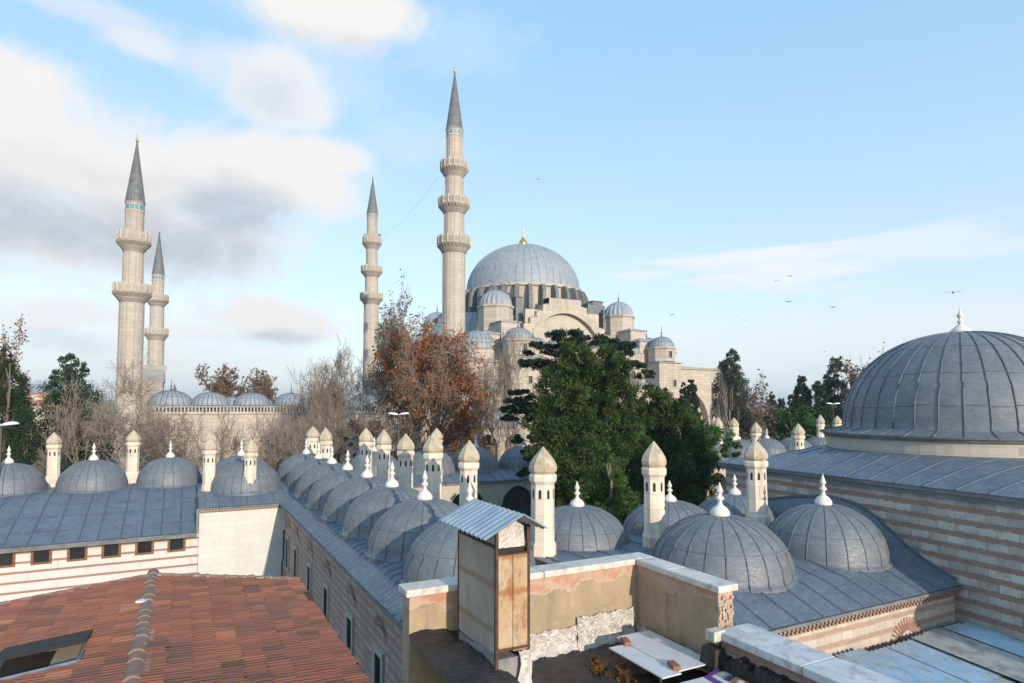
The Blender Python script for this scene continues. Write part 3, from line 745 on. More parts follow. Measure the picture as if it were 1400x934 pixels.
f = MB(org); zt = zat(MX, MY, 308); z0 = 40.3
f.lathe(MX, MY, [(1.1, z0), (1.15, z0 + .6), (.95, z0 + 1.4), (.3, z0 + 2.3), (.12, z0 + 2.8), (.34, z0 + 3.3), (.12, z0 + 3.7), (.28, z0 + 4.1), (.1, z0 + 4.5), (.22, z0 + 4.9), (.08, z0 + 5.3), (.05, zt)], 16)
f.build('gilded_finial', M['gold'], mq, smooth=True)
# heavy lead-clad corner buttresses beside the drum, stepping down
for sx in (-1, 1):
    for sy in (-1, 1):
        for (dx, dy, w, zt) in [(12.7, 12.7, 1.6, 25.2), (15.3, 10.2, 1.5, 24.6), (16.9, 13.2, 1.3, 22.6), (13.2, 16.2, 1.3, 22.0), (9.6, 15.0, 1.0, 24.2)]:
            b = MB(org); b.box(MX + sx * dx - w, MX + sx * dx + w, MY + sy * dy - w, MY + sy * dy + w, 17.5, zt, top=(.12, .12))
            b.box(MX + sx * dx - w - .1, MX + sx * dx + w + .1, MY + sy * dy - w - .1, MY + sy * dy + w + .1, zt + .002, zt + .3, top=(.5, .5))
            b.build('corner_buttress', M['lead_dark'], mq)
# semi-domes along the long axis
for sx in (-1, 1):
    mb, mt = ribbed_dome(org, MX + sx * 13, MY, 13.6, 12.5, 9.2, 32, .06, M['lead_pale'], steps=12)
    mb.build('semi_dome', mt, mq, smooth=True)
# stepped tympanum walls
for sy in (-1, 1):
    yc = MY + sy * 18.6
    mb = MB(org); P = arch_pts(MX, 9.6, 12.8, 8.2, 10)
    def stepz(x):
        return max(14.2, 23.9 - math.ceil(max(0, abs(x - MX) - 4.2) / 1.6) * 1.5)
    xs = sorted(set([MX + s * (4.2 + 1.6 * k) for s in (-1, 1) for k in range(6)] + [p[0] for p in P]))
    def az_(x):
        for (xa, za), (xb, zb) in zip(P[:-1], P[1:]):
            if xa <= x <= xb: return za + (zb - za) * (x - xa) / max(xb - xa, 1e-6)
        return 12.4
    for xa, xb in zip(xs[:-1], xs[1:]):
        if xb - xa < 1e-4: continue
        zt = stepz((xa + xb) / 2)
        mb.prism([(xa, az_(xa + 1e-5)), (xb, az_(xb - 1e-5)), (xb, zt), (xa, zt)], (yc - 1.2, yc + 1.2))
    mb.build('stepped_arch', M['mosque'], mq)
    mb = MB(org); mb.box(MX - 9.7, MX + 9.7, yc - .2, yc + .6, 12.4, 21.3); mb.build('tympanum_wall', M['palewall'], mq)
    mb = MB(org)
    for (w, hgt) in [(9.95, 8.5)]:
        P2 = arch_pts(MX, w, 12.8, hgt, 10); P3 = arch_pts(MX, w - .5, 12.8, hgt - .5, 10)
        for (a1, a2, b1, b2) in zip(P3[:-1], P3[1:], P2[:-1], P2[1:]): mb.prism([a1, a2, b2, b1], (yc - 1.45, yc - 1.15))
    mb.build('arch_moulding', M['mosque'], mq)
    mb = MB(org)
    for xa in [MX + s * (4.2 + 1.6 * k) for s in (-1, 1) for k in range(6)]:
        zt = stepz(xa + .8 if xa > MX else xa - .8)
        mb.box(xa - .9, xa + .9, yc - .9, yc + 2.4, zt - 1.4, zt + .25)
    mb.box(MX - 4.2, MX + 4.2, yc - .9, yc + 2.4, 23.0, 24.1)
    mb.build('step_caps', M['mosque_grey'] if True else None, mq)
    for i, (dx, zt) in enumerate([(0, 18.6), (-2.9, 18.2), (2.9, 18.2), (-5.6, 16.6), (5.6, 16.6)]):
        w = MB(org); w.prism([(MX + dx - .75, 14)] + [(a, b_) for a, b_ in [(MX + dx + .75, 14)]] + [p for p in arch_pts(MX + dx, .75, zt - 1.2, 1.2, 5)][::-1], (yc - .32, yc - .1))
        w.build('tympanum_window', M['stone_frame'], mq)
# domed turrets
for sx in (-1, 1):
    for sy in (-1, 1):
        cx_, cy_ = MX + sx * 16.3, MY + sy * 17.6
        t = MB(org); t.lathe(cx_, cy_, [(3.7, 12.6), (3.7, 20.9), (4.0, 21.0), (4.0, 21.5), (3.5, 21.6)], 8, a0=PI / 8); tt = t.build('turret', M['mosque'], mq)
        mb, mt = ribbed_dome((0, 0, 0), 0, 0, 0, 3.55, 3.4, 20, 0, M['lead_dark'], seams=(), lobes=True)
        d = mb.build('turret_dome', [M['lead_pale'], M['seam']], tt); d.location = (cx_ - MX, cy_ - MY, 21.55 - GZ)
        mb = MB(org); mb.lathe(cx_, cy_, [(.25, 24.9), (.25, 25.2), (.08, 25.4), (.2, 25.8), (.06, 26.1), (.04, 27.2)], 8); mb.build('turret_finial', M['lead_dark'], tt)
# stepped buttress boxes with low lead pyramids
def cap_box(x0, x1, y0, y1, z0, z1, name='buttress_block', rise=1.0):
    b = MB(org); b.box(x0, x1, y0, y1, z0, z1); o = b.build(name, M['mosque'], mq)
    b = MB(org); e = .3; xm, ym = (x0 + x1) / 2, (y0 + y1) / 2
    b.add([(x0 - e, y0 - e, z1), (x1 + e, y0 - e, z1), (x1 + e, y1 + e, z1), (x0 - e, y1 + e, z1), (x0 - e, y0 - e, z1 + .22), (x1 + e, y0 - e, z1 + .22), (x1 + e, y1 + e, z1 + .22), (x0 - e, y1 + e, z1 + .22), (xm, ym, z1 + rise)],
          [(0, 1, 5, 4), (1, 2, 6, 5), (2, 3, 7, 6), (3, 0, 4, 7), (4, 5, 8), (5, 6, 8), (6, 7, 8), (7, 4, 8), (0, 3, 2, 1)])
    b.build('lead_cap', M['lead_pale'], o)
    return o
for s in (0, 1):
    fx = lambda a: a if s == 0 else 2 * MX - a
    for (xa, xb, ya, yb, z0, z1) in [(56.5, 60.8, 113.2, 119.5, 12.6, 17.2), (58.2, 61.2, 109.6, 113.1, 8.7, 14.4), (52.5, 56.3, 113.5, 118, 12.6, 14.6)]:
        a, b_ = sorted((fx(xa), fx(xb))); cap_box(a, b_, ya, yb, z0, z1)
# side towers with small domes
for xa in (54.2, 90.0):
    o = cap_box(xa, xa + 6.0, 104.6, 109.2, GZ, 9.4, 'corner_tower', .5)
    t = MB(org); t.lathe(xa + 3.0, 107.3, [(3.0, 9.8), (3.0, 12.5), (3.3, 12.6), (3.3, 12.95), (2.9, 13)], 8, a0=PI / 8); tt = t.build('tower_lantern', M['mosque'], mq)
    mb, mt = ribbed_dome(org, xa + 3.0, 107.3, 12.98, 2.75, 2.4, 24, .05, M['lead_dark'], steps=8); mb.build('lantern_dome', [M['lead_pale'], M['seam']], tt, smooth=True)
    mb = MB(org); mb.lathe(xa + 3, 107.3, [(.2, 15.3), (.2, 15.6), (.07, 15.9), (.2, 16.3), (.06, 16.6), (.04, 17.8)], 8); mb.build('lantern_finial', M['lead_dark'], tt)
    for (dx, z) in [(3.0, 10.6), (4.2, 4.4), (4.2, -2), (4.2, -7)]:
        win(mq, xa + dx, 104.58 if z < 10 else 104.5, z, .8, 1.4, M['stone_frame'], M['hole'], arch=False)
# roof domes of the aisles and corners
for (x, y, r_, z0, h) in [(63.2, 112.0, 3.3, 11.6, 2.6), (69.4, 113.2, 2.3, 12.4, 1.9), (75, 113.2, 2.7, 12.4, 2.2), (80.6, 113.2, 2.3, 12.4, 1.9), (86.8, 112.0, 3.3, 11.6, 2.6), (52.2, 115.5, 4.1, 11.4, 4.0), (98.5, 119, 4.6, 12.0, 4.6), (98.5, 157, 4.6, 12.0, 4.6), (52.2, 160, 4.1, 11.4, 4)]:
    mb = MB(org); mb.lathe(x, y, [(r_ + .25, z0 - 2.5), (r_ + .25, z0 - .1), (r_ + .45, z0), (r_, z0 + .1)], 16); dr = mb.build('aisle_drum', M['mosque'], mq)
    mb, mt = ribbed_dome(org, x, y, z0, r_, h, 24, .05, M['lead_pale'], steps=8); mb.build('aisle_dome', mt, dr, smooth=True)
    mb = MB(org); zt = z0 + h; mb.lathe(x, y, [(.2, zt - .1), (.25, zt + .3), (.08, zt + .5), (.18, zt + .8), (.05, zt + 1.1), (.03, zt + 2.0)], 8); mb.build('aisle_finial', M['lead_dark'], dr)
# side gallery: lower arcade, upper windows, great arches at the ends
b = MB(org)
bays = [(61.5 + 3.55 * k, 1.35, -6.2, 1.7, GZ) for k in range(8)]
arcade(b, 60.2, 90, GZ, -3.4, bays, (104.9, 105.5))
bays = [(61.5 + 3.55 * k, 1.2, .8, 1.5, -2.6) for k in range(8)]
arcade(b, 60.2, 90, -3.0, 3.9, bays, (105.9, 106.5))
b.box(60.2, 90, 105.5, 109, -3.45, -3.05); b.box(60.2, 90, 105.5, 109.2, 3.95, 4.3)
b.build('side_gallery', M['mosque'], mq)
b = MB(org)
b.add([(60, 104.3, -3.35), (90, 104.3, -3.35), (90, 106, -2.2), (60, 106, -2.2)], [(0, 1, 2, 3)])
b.add([(60, 105.2, 4.2), (90, 105.2, 4.2), (90, 109, 5.4), (60, 109, 5.4)], [(0, 1, 2, 3)])
b.build('gallery_roof', M['lead_pale'], mq)
b = MB(org)
arcade(b, 96.1, 110.2, GZ, 8.35, [(101.8, 5.0, -3.5, 6.5, GZ)], (107.4, 109))
b.box(107.6, 109.3, 106.4, 107.45, GZ, 5.6, top=(.2, .3))
b.build('great_arch', M['mosque'], mq)
b = MB(org); arcade(b, 44.0, 54.1, GZ, 8.35, [(49, 3.8, -3.5, 5.5, GZ)], (107.4, 109))
b.build('great_arch', M['mosque'], mq)
b = MB(org); b.box(96.1, 110.5, 107.1, 108.0, 8.4, 8.9); b.box(43.5, 54.1, 107.1, 108.0, 8.4, 8.9); b.build('arch_cornice', M['mosque_grey'], mq)
w0 = win(mq, 98.0, 111.95, 9.9, .8, 1.5, M['stone_frame'])
for (x, y, z) in [(94, 111.95, 9.9), (88, 111.95, 9.9), (84, 111.95, 9.9), (66, 111.95, 9.9), (54, 111.95, 9.9), (80, 111.95, 9.9), (71, 111.95, 9.9), (97.8, 108.95, -9), (101.8, 108.95, -9), (105.6, 108.95, -9), (99.8, 108.95, -3), (103.8, 108.95, -3), (46.5, 108.95, -9), (51.5, 108.95, -9), (49, 108.95, -3)]:
    copy_tree(w0, mq, lo(mq, x, y, z), scale=(1.6, 1, 1.6) if z < 0 else 1)
w1 = win(mq, 61.5, 108.9, 5.9, 1.3, 1.9, M['stone_frame'])
for k in range(1, 8): copy_tree(w1, mq, lo(mq, 61.5 + 3.55 * k, 108.9, 5.9))
for k in range(8): copy_tree(w1, mq, lo(mq, 61.5 + 3.55 * k, 108.9, -2.4), scale=(1, 1, 1.5))

# ------------------------------------------------------------------ mosque courtyard
ct = E('courtyard_cloister', 'long low stone cloister wall of the mosque courtyard with balustrade and row of pale domes', 'cloister', (19, 139, GZ))
org = (19, 139, GZ)
b = MB(org)
for (x0, x1, y0, y1) in [(-6, 43.9, 110, 112), (-6, -4, 112, 167), (-4, 43.9, 166, 168)]: b.box(x0, x1, y0, y1, GZ, -1.2)
b.box(-6.25, 43.9, 109.75, 112.2, -1.18, -.85)
b.build('wall', M['mosque'], ct)
b = MB(org)
for k in range(100): b.box(-6 + k * .5, -6 + k * .5 + .2, 110.05, 110.3, -.85, -.1)
b.box(-6.1, 43.9, 110, 110.35, -.1, .08)
b.build('balustrade', M['mosque'], ct)
b = MB(org)
b.add([(-6, 110.6, -.86), (43.9, 110.6, -.86), (43.9, 117.5, .3), (1.5, 117.5, .3)], [(0, 1, 2, 3)])
b.add([(-6, 110.6, -.86), (1.5, 117.5, .3), (1.5, 160, .3), (-6, 167, -.86)], [(0, 1, 2, 3)])
b.add([(-6, 167.4, -.86), (43.9, 167.4, -.86), (43.9, 160, .3), (1.5, 160, .3)], [(0, 1, 2, 3)])
b.box(1.5, 43.9, 117.5, 117.9, GZ, .28); b.box(1.5, 1.9, 117.9, 160, GZ, .28); b.box(1.5, 43.9, 160, 160.4, GZ, .28)
b.build('cloister_roof', M['lead_pale'], ct)
mb, mt = ribbed_dome((0, 0, 0), 0, 0, 0, 2.85, 2.0, 24, .05, M['lead_pale'], steps=9, flare=.25)
d0 = mb.build('cloister_dome', mt, ct, smooth=True)
mb = MB(); mb.lathe(0, 0, [(.16, 1.95), (.2, 2.2), (.06, 2.4), (.15, 2.6), (.05, 2.8), (.03, 3.7)], 8); mb.build('dome_finial', M['lead_dark'], d0)
d0.location = lo(ct, 3.8, 114.3, .35)
for k in range(1, 7): copy_tree(d0, ct, lo(ct, 3.8 + 6.3 * k, 114.3, .35))
copy_tree(d0, ct, lo(ct, -1.9, 114.6, .35), 1.12)
for k in range(7): copy_tree(d0, ct, lo(ct, -1.6, 121 + 6.2 * k, .35))
for k in range(7): copy_tree(d0, ct, lo(ct, 3.8 + 6.3 * k, 163.7, .35))
b = MB(org); b.box(-7.4, -3.6, 134.4, 141.6, GZ, 4.6); b.box(-7.6, -3.4, 134.2, 141.8, 4.6, 5.0)
b.prism([(134.0, 5.0), (142.0, 5.0), (138, 7.2)], (-7.6, -3.4), 'x'); b.box(-7.7, -3.2, 137.7, 138.3, 7.0, 7.9)
b.build('portal', M['mosque_grey'], ct)
w2 = win(ct, -3, 109.97, -10.4, 1.25, 2.6, M['stone_frame'])
for k in range(1, 15): copy_tree(w2, ct, lo(ct, -3 + 3.3 * k, 109.97, -10.4))

# small domed pavilion near the mosque side
x, y, _ = pix(668, 600, 95)
pv = E('domed_pavilion', 'low stone pavilion with grey dome and two pointed arches, beside the big pine', 'pavilion', (x, y, GZ))
b = MB(); arcade(b, -4.6, 4.6, 0, 11.0, [(-2.2, 1.5, 8.6, 1.4, 0), (2.2, 1.7, 8.6, 1.5, 0)], (-4.4, -3.7)); b.box(-4.6, -3.9, -3.7, 4.4, 0, 11.0); b.box(3.9, 4.6, -3.7, 4.4, 0, 11.0); b.box(-3.9, 3.9, 3.8, 4.4, 0, 11)
b.build('wall', M['palewall'], pv)
b = MB(); b.box(-4.9, 4.9, -4.7, 4.7, 11.0, 11.3, top=(.2, .2)); b.build('eave', M['lead_pale'], pv)
mb, mt = ribbed_dome((0, 0, 0), 0, 0, 11.3, 4.0, 2.6, 24, .05, M['lead_pale'], steps=9, flare=.3); mb.build('dome', mt, pv, smooth=True)
b = MB(); b.box(-3.8, 3.8, -.5, .5, 0, 8); b.build('inner_wall', M['terracotta'], pv)

# ------------------------------------------------------------------ medrese (foreground complex with rows of domes)
md_ = E('domed_cloister_school', 'long stone and brick building in front with rows of grey lead domes and white chimneys', 'building', (9.65, 40, GZ))
org = (9.65, 40, GZ)
def patch(mb, P, a0, a1, axis, n=None, seam=.65, cross=(), rr=.028, seed=0, jit=.0):
    """roof strip: profile P of (s,z) swept along the axis from a0 to a1, with rolled seams"""
    if axis == 'y': f3 = lambda s, a, z: (s, a, z)
    else: f3 = lambda s, a, z: (a, s, z)
    mb.m = 0
    v = []; N = max(2, int((a1 - a0) / 1.5))
    for i in range(N + 1):
        a = a0 + (a1 - a0) * i / N
        for s, z in P: v.append(f3(s, a, z))
    m_ = len(P); mb.add(v, [(i * m_ + j, (i + 1) * m_ + j, (i + 1) * m_ + j + 1, i * m_ + j + 1) for i in range(N) for j in range(m_ - 1)])
    mb.m = 1; rg = random.Random(seed)
    a = a0 + seam * .4
    while a < a1:
        j_ = rg.uniform(-.06, .06) * seam
        mb.tube([f3(s, a + j_, z + rr * .3) for s, z in P], rr, 4); a += seam * rg.uniform(.92, 1.08)
    for (s0, z0) in cross:
        aa = a0
        while aa < a1 - seam:
            off = rg.uniform(-.08, .08); mb.tube([f3(s0 + off, aa, z0 + .004), f3(s0 + off, aa + seam, z0 + .004)], rr * .5, 4); aa += seam
    mb.m = 0
rf = MB(org)
patch(rf, [(6.30, -6.93), (7.3, -6.42), (8.4, -6.2), (11.6, -6.15), (13.0, -6.5), (13.8, -6.95)], 14.6, 60.3, 'y', seam=.72, rr=.035)
patch(rf, [(48.45, -6.95), (49.5, -6.52), (51, -6.25), (61, -6.2)], 1.05, 7.6, 'x', seam=.9, seed=2)
def zl(s): return -8.5 + (s - 48.45) * (2.05 / 6.6)
patch(rf, [(48.35, -8.53), (50.0, -8.03), (52.0, -7.42), (54.0, -6.8), (55.4, -6.42), (57, -6.28), (60.6, -6.3), (63.4, -7.2)], -28, 1.0, 'x', seam=1.2, cross=((50.1, zl(50.1)), (52.1, zl(52.1) + .03), (53.9, -6.83)), rr=.045, seed=3)
patch(rf, [(53.7, -6.95), (55.2, -6.4), (57, -6.22), (60.6, -6.22), (63.4, -7.1)], 7.0, 96, 'x', seam=1.0, rr=.04, seed=4)
patch(rf, [(14.0, -6.93), (15.5, -6.38), (17, -6.1), (20.8, -5.95), (24, -5.98), (26.5, -6.2), (28, -6.95)], 12.4, 27.9, 'x', seam=1.15, cross=((15.2, -6.49),), rr=.035, seed=5)
# lead-clad cheek between the low left eave and the higher block
rf.add([(1.03, 48.45, -8.5), (1.03, 48.45, -6.95), (1.03, 51, -6.25), (1.03, 55.2, -6.3), (1.03, 54, -6.85)], [(0, 1, 2, 3, 4)])
rf.box(.92, 1.06, 48.3, 48.6, -8.62, -6.98)
# flashing rising against the hall wall over the last dome
fl = []
for i in range(31):
    t = i / 30; yy = 14.2 + 12.3 * t
    zz_ = np.interp(yy, [14.2, 15.0, 16.0, 16.8, 17.6, 18.6, 20, 22, 24, 26.5], [-6.8, -6.5, -6.05, -5.45, -4.85, -4.45, -4.3, -4.6, -5.0, -5.6])
    fl.append((yy, float(zz_)))
v = []
for yy, zz in fl:
    wx = 28.2 + (yy - 27.1) * math.tan(R(5)) - .03
    v += [(wx - 1.5, yy, -6.9 + min(.75, (yy - 14.0) * .35)), (wx - .5, yy, -6.9 + min(.75, (yy - 14.0) * .35) + (zz + 6.2) * .45), (wx, yy, zz)]
rf.add(v, [(3 * i + j, 3 * i + 3 + j, 3 * i + 4 + j, 3 * i + 1 + j) for i in range(30) for j in range(2)])
rf.m = 1; rf.tube([(v[3 * i + 2][0], v[3 * i + 2][1], v[3 * i + 2][2] + .03) for i in range(31)], .07, 5)
rf.build('roof', [M['lead'], M['seam']], md_, angle=.6)
# eave edges
b = MB(org)
b.box(6.28, 6.5, 14.4, 48.5, -7.06, -6.95); b.box(1.0, 6.4, 48.42, 48.6, -7.09, -6.98)
b.box(-28, .98, 48.26, 48.5, -8.84, -8.56); b.box(13.0, 27.3, 13.95, 14.15, -7.07, -6.96)
b.box(13.7, 96, 53.6, 53.85, -7.12, -6.98)
b.build('eave_edge', M['lead_dark'], md_)
# walls
b = MB(org); b.box(6.75, 7.25, 14.6, 48.7, GZ, -7.0); b.box(12.9, 13.4, 28, 53.9, GZ, -7.0); b.build('long_brick_wall', M['brickwall'], md_)
b = MB(org); b.box(7.25, 27.5, 14.3, 14.8, GZ, -7.0); b.build('end_brick_wall', M['endwall'], md_)
b = MB(org)
for k_ in range(170):
    y = 14.6 + k_ * .2; b.prism([(y, -7.17), (y + .2, -7.17), (y + .2, -7.0), (y, -7.0)], (6.58, 6.74), 'x') if k_ % 2 else b.box(6.5, 6.74, y + .03, y + .17, -7.17, -7.04)
for k_ in range(75):
    x = 12.4 + k_ * .2; b.box(x + .03, x + .14, 14.05, 14.29, -7.2, -7.08)
    b.box(x + .08, x + .18, 14.12, 14.29, -7.36, -7.25)
b.box(12.4, 27.4, 14.18, 14.29, -7.245, -7.205); b.box(6.62, 6.74, 14.6, 48.6, -7.26, -7.2)
for k_ in range(27):
    x = 1.05 + k_ * .2; b.box(x + .03, x + .15, 48.5, 48.69, -7.22, -7.1)
b.box(1.0, 6.6, 48.57, 48.69, -7.3, -7.24)
b.build('brick_cornice', M['cornice'], md_)
b = MB(org); b.box(1.1, 6.74, 48.7, 49.2, GZ, -7.0); b.build('white_block_wall', M['white_ashlar'], md_)
b = MB(org)
WX = [-9.5, -7.66, -5.81, -3.97, -2.1, -.22]; WX = [-22.3, -20.5, -18.6, -16.8, -15.0, -13.2, -11.35] + WX
cur = -28
for x in WX:
    b.box(cur, x - .54, 48.8, 49.2, -9.82, -8.55); cur = x + .54
b.box(cur, 1.08, 48.8, 49.2, -9.82, -8.55); b.box(-28, 1.08, 48.8, 49.2, GZ, -9.82)
b.build('striped_wall', M['stripe'], md_)
m = MB(); m.box(-.55, -.40, -.05, .12, 0, 1.26); m.box(.40, .55, -.05, .12, 0, 1.26); m.box(-.40, .40, -.05, .12, 0, .13); m.box(-.40, .40, -.05, .12, 1.14, 1.26)
wf = m.build('window', M['frame_wood'], md_); m = MB(); m.box(-.40, .40, .05, .08, .13, 1.14); m.build('pane', M['glass'], wf)
wf.location = lo(md_, WX[0], 48.85, -9.82)
for x in WX[1:]: copy_tree(wf, md_, lo(md_, x, 48.85, -9.82))
# windows in the long brick wall, with brick relieving arches
m = MB()
m.box(-.08, .06, -.62, -.42, 0, 2.0); m.box(-.08, .06, .42, .62, 0, 2.0); m.box(-.08, .06, -.62, .62, 2.0, 2.22); m.box(-.08, .06, -.62, .62, -.16, 0)
m2 = m.build('stone_framed_window', M['stone_frame'], md_)
m = MB(); m.box(-.03, .03, -.42, .42, 0, 2.0)
for k_ in range(4): m.tube([(-.05, -.3 + .2 * k_, 0), (-.05, -.3 + .2 * k_, 2)], .015, 4)
m.build('pane', M['glass'], m2)
m = MB()
for k_ in range(17):
    a = PI * (.14 + .72 * k_ / 16); ca, sa = math.cos(a), math.sin(a)
    m.tube([(.0, ca * .75, 2.45 + sa * .6), (.0, ca * 1.1, 2.45 + sa * .95)], .02, 4)
m.build('relieving_arch', M['brickwall'], m2)
ys = [48.0, 43.4, 38.4, 33.5, 28.3, 23.7, 19.0]
m2.location = lo(md_, 6.72, ys[0] - .9, -11.3)
for y in ys[1:]: copy_tree(m2, md_, lo(md_, 6.72, y, -11.3))
# arch over the end wall
m = MB(org)
for k_ in range(19):
    a = PI * k_ / 18; ca, sa = math.cos(a), math.sin(a)
    m.tube([(23.9 + ca * .5, 14.29, -8.75 + sa * .5), (23.9 + ca * 1.05, 14.29, -8.75 + sa * .98)], .04, 4)
m.build('brick_fan_arch', M['fan_brick'], md_)
# inner courtyard arcade on the far wing
b = MB(org); bays = [(18.3 + 5.2 * k_, 1.75, -9.3, 1.7, GZ) for k_ in range(14)]
arcade(b, 13.4, 96, GZ, -7.0, bays, (53.9, 54.5)); b.build('arcade_wall', M['palewall'], md_)
b = MB(org)
for (xc, w, zs, rise, zb) in bays:
    P2 = arch_pts(xc, w + .32, zs, rise + .3, 8); P3 = arch_pts(xc, w + .02, zs, rise + .02, 8)
    for (a1, a2, b1, b2) in zip(P3[:-1], P3[1:], P2[:-1], P2[1:]): b.prism([a1, a2, b2, b1], (53.82, 53.92))
b.build('arch_surrounds', M['stone_frame'], md_)
b = MB(org)
for (xc, w, zs, rise, zb) in bays[:6]: b.box(xc - 1.8, xc + 1.8, 54.3, 54.36, -9.9, -7.4)
b.build('arcade_glazing', M['glass'], md_)
b = MB(org)
for (xc, w, zs, rise, zb) in bays[:6]: b.box(xc - 1.8, xc + 1.8, 54.25, 54.32, GZ, -9.9); b.box(xc - 1.8, xc + 1.8, 54.2, 54.26, -9.98, -9.9)
b.build('arcade_panels', M['green_glass'], md_)
b = MB(org); b.box(13.4, 96, 60, 60.5, GZ, -7); b.build('rear_wall', M['palewall'], md_)

# domes
def dome_proto(idx):
    rg = random.Random(idx)
    mb, mt = ribbed_dome((0, 0, 0), 0, 0, 0, 2.5, 2.15, [22, 20, 24][idx % 3], .027, M['lead_dome'], seams=(.33,), steps=16, flare=.12, expo=.92)
    for i, v in enumerate(mb.v):                       # hand-beaten unevenness
        k_ = 1 + .006 * math.sin(v[0] * 3.1 + idx) * math.cos(v[1] * 2.7 + v[2] * 2)
        mb.v[i] = (v[0] * k_, v[1] * k_, v[2] * k_)
    # skirt going below the roof surface
    mb.m = 0; mb.lathe(0, 0, [(2.62, -.7), (2.6, -.08)], 48, cap=False)
    d = mb.build('dome', mt, md_, smooth=True)
    f = MB()
    f.lathe(0, 0, [(.33, 2.08), (.36, 2.18), (.345, 2.3), (.25, 2.44), (.12, 2.54), (.08, 2.62), (.08, 2.72), (.155, 2.78), (.155, 2.84), (.08, 2.9), (.07, 3.0), (.12, 3.06), (.13, 3.1), (.075, 3.24), (.015, 3.45)], 16)
    f.build('finial', M['marble'], d, smooth=True)
    return d
protos = [dome_proto(i) for i in range(3)]
used = [False] * 3
def place_dome(x, y, ztop, Rr, i, zb=-6.25, rz=0):
    s = Rr / 2.5; sz = (ztop - zb) / 2.15
    loc = lo(md_, x, y, zb)
    if not used[i % 3]:
        d = protos[i % 3]; used[i % 3] = True; d.location = loc; d.rotation_euler = (0, 0, rz); d.scale = (s, s, sz)
    else: copy_tree(protos[i % 3], md_, loc, (s, s, sz), rz)
DL = [(9.65, 22.0 + 5 * k_, -4.12, 2.5) for k_ in range(7)] + [(9.65, 57.8, -4.12, 2.5)]
DL += [(4.3, 52.4, -4.1, 2.5), (4.4, 58.0, -4.1, 2.5), (-.9, 58.6, -4.1, 2.35), (-6.1, 58.3, -4.1, 2.35), (-11.4, 58.6, -4.15, 2.35), (-16.8, 58.4, -4.1, 2.5), (-22.2, 58.4, -4.1, 2.5)]
DL += [(15.7, 57.8, -4.1, 2.5), (21.1, 57.8, -4.1, 2.5), (26.0, 57.8, -4.1, 2.4), (31.2, 57.8, -4.1, 2.4)] + [(36.4 + 5.2 * k_, 57.8, -4.1, 2.4) for k_ in range(11)]
DL += [(18.5, 18.1, -4.18, 2.62), (24.3, 17.9, -4.15, 2.4), (15.8, 24.0, -4.45, 2.32), (21.2, 24.0, -4.6, 2.32), (25.6, 24.0, -4.55, 2.2)]
for i, (x, y, zt, Rr) in enumerate(DL): place_dome(x, y, zt, Rr, i, rz=(i * 1.7) % 6.28)
# chimneys
def chimney_proto(k_):
    c = MB(); n = 8
    c.lathe(0, 0, [(.60, -1.0), (.60, .55), (.57, .62), (.52, .75), (.50, 3.15), (.53, 3.2), (.60, 3.3), (.61, 3.5), (.57, 3.58), (.50, 3.6)], n, a0=PI / 8)
    s = c; s.m = 1
    for q in range(n):
        a = PI / 8 + 2 * PI * (q + .5) / n; ap = .5 * math.cos(PI / n) + .012; c_, s_ = math.cos(a), math.sin(a)
        P = [(-.065, 2.55), (.065, 2.55)] + arch_pts(0, .065, 2.86, .09, 3)[::-1]
        fr = [(x_, z_) for x_, z_ in P]
        v = [(c_ * ap - s_ * x_, s_ * ap + c_ * x_, z_) for x_, z_ in fr] + [(c_ * (ap - .06) - s_ * x_, s_ * (ap - .06) + c_ * x_, z_) for x_, z_ in fr]
        m_ = len(fr); s.add(v, [tuple(range(m_)), tuple(range(m_, 2 * m_))[::-1]] + [(i, (i + 1) % m_, (i + 1) % m_ + m_, i + m_) for i in range(m_)])
    o = c.build('chimney', [M['chimney'], M['hole']], md_, bevel=.012)
    cap = MB(); cap.lathe(0, 0, [(.5, 3.6), (.60, 3.72), (.615, 3.88), (.56, 4.05), (.42, 4.28), (.24, 4.5), (.10, 4.66), (.03, 4.75)], n, a0=PI / 8)
    cap.build('cap', M['cap'], o)
    return o
cp = [chimney_proto(0), chimney_proto(1)]; cu = [False, False]
def place_ch(px, tip, cy, zb, wpx, k_=1, rz=0.0):
    x, y, zt = pix(px, tip, cy); s = wpx * cy / FPX / 1.04 / math.sqrt(1 + ((px - 700) / FPX) ** 2); sz = (zt - zb) / 4.75
    loc = lo(md_, x, y, zb)
    if not cu[k_]: cu[k_] = True; o = cp[k_]; o.location = loc; o.scale = (s, s, sz); o.rotation_euler = (0, 0, rz)
    else: copy_tree(cp[k_], md_, loc, (s, s, sz), rz)
CHS = [(741, 611, 25.8, -6.1, 33), (893.5, 603, 27.3, -6.05, 31), (1034, 601, 30, -5.6, 29), (640, 602, 32.5, -6.3, 26), (593, 592, 37, -6.3, 25), (555, 593, 41.6, -6.3, 22), (525, 587, 46.2, -6.3, 19), (500, 585, 50.8, -6.3, 18),
       (597, 585, 57.8, -6.3, 15), (446, 585, 53.5, -6.3, 17), (427, 583, 60, -6.3, 17), (75, 591, 52, -6.25, 19.5), (182.5, 588, 55, -6.25, 18.5), (287.5, 597, 47.3, -6.4, 18.5), (287, 589, 55.5, -6.4, 18), (343, 600, 46.8, -6.5, 18),
       (982, 570, 78, -6.4, 12), (976, 569, 85, -6.4, 9), (1003, 571, 80, -6.3, 12), (1033, 577, 66, -6.4, 14), (1092, 579, 62, -6.4, 16), (1121, 567, 87, -6.3, 11), (1144, 568, 90, -6.3, 12)]
for i, c in enumerate(CHS): place_ch(*c, k_=1 if i % 4 else 0, rz=.1 * i)
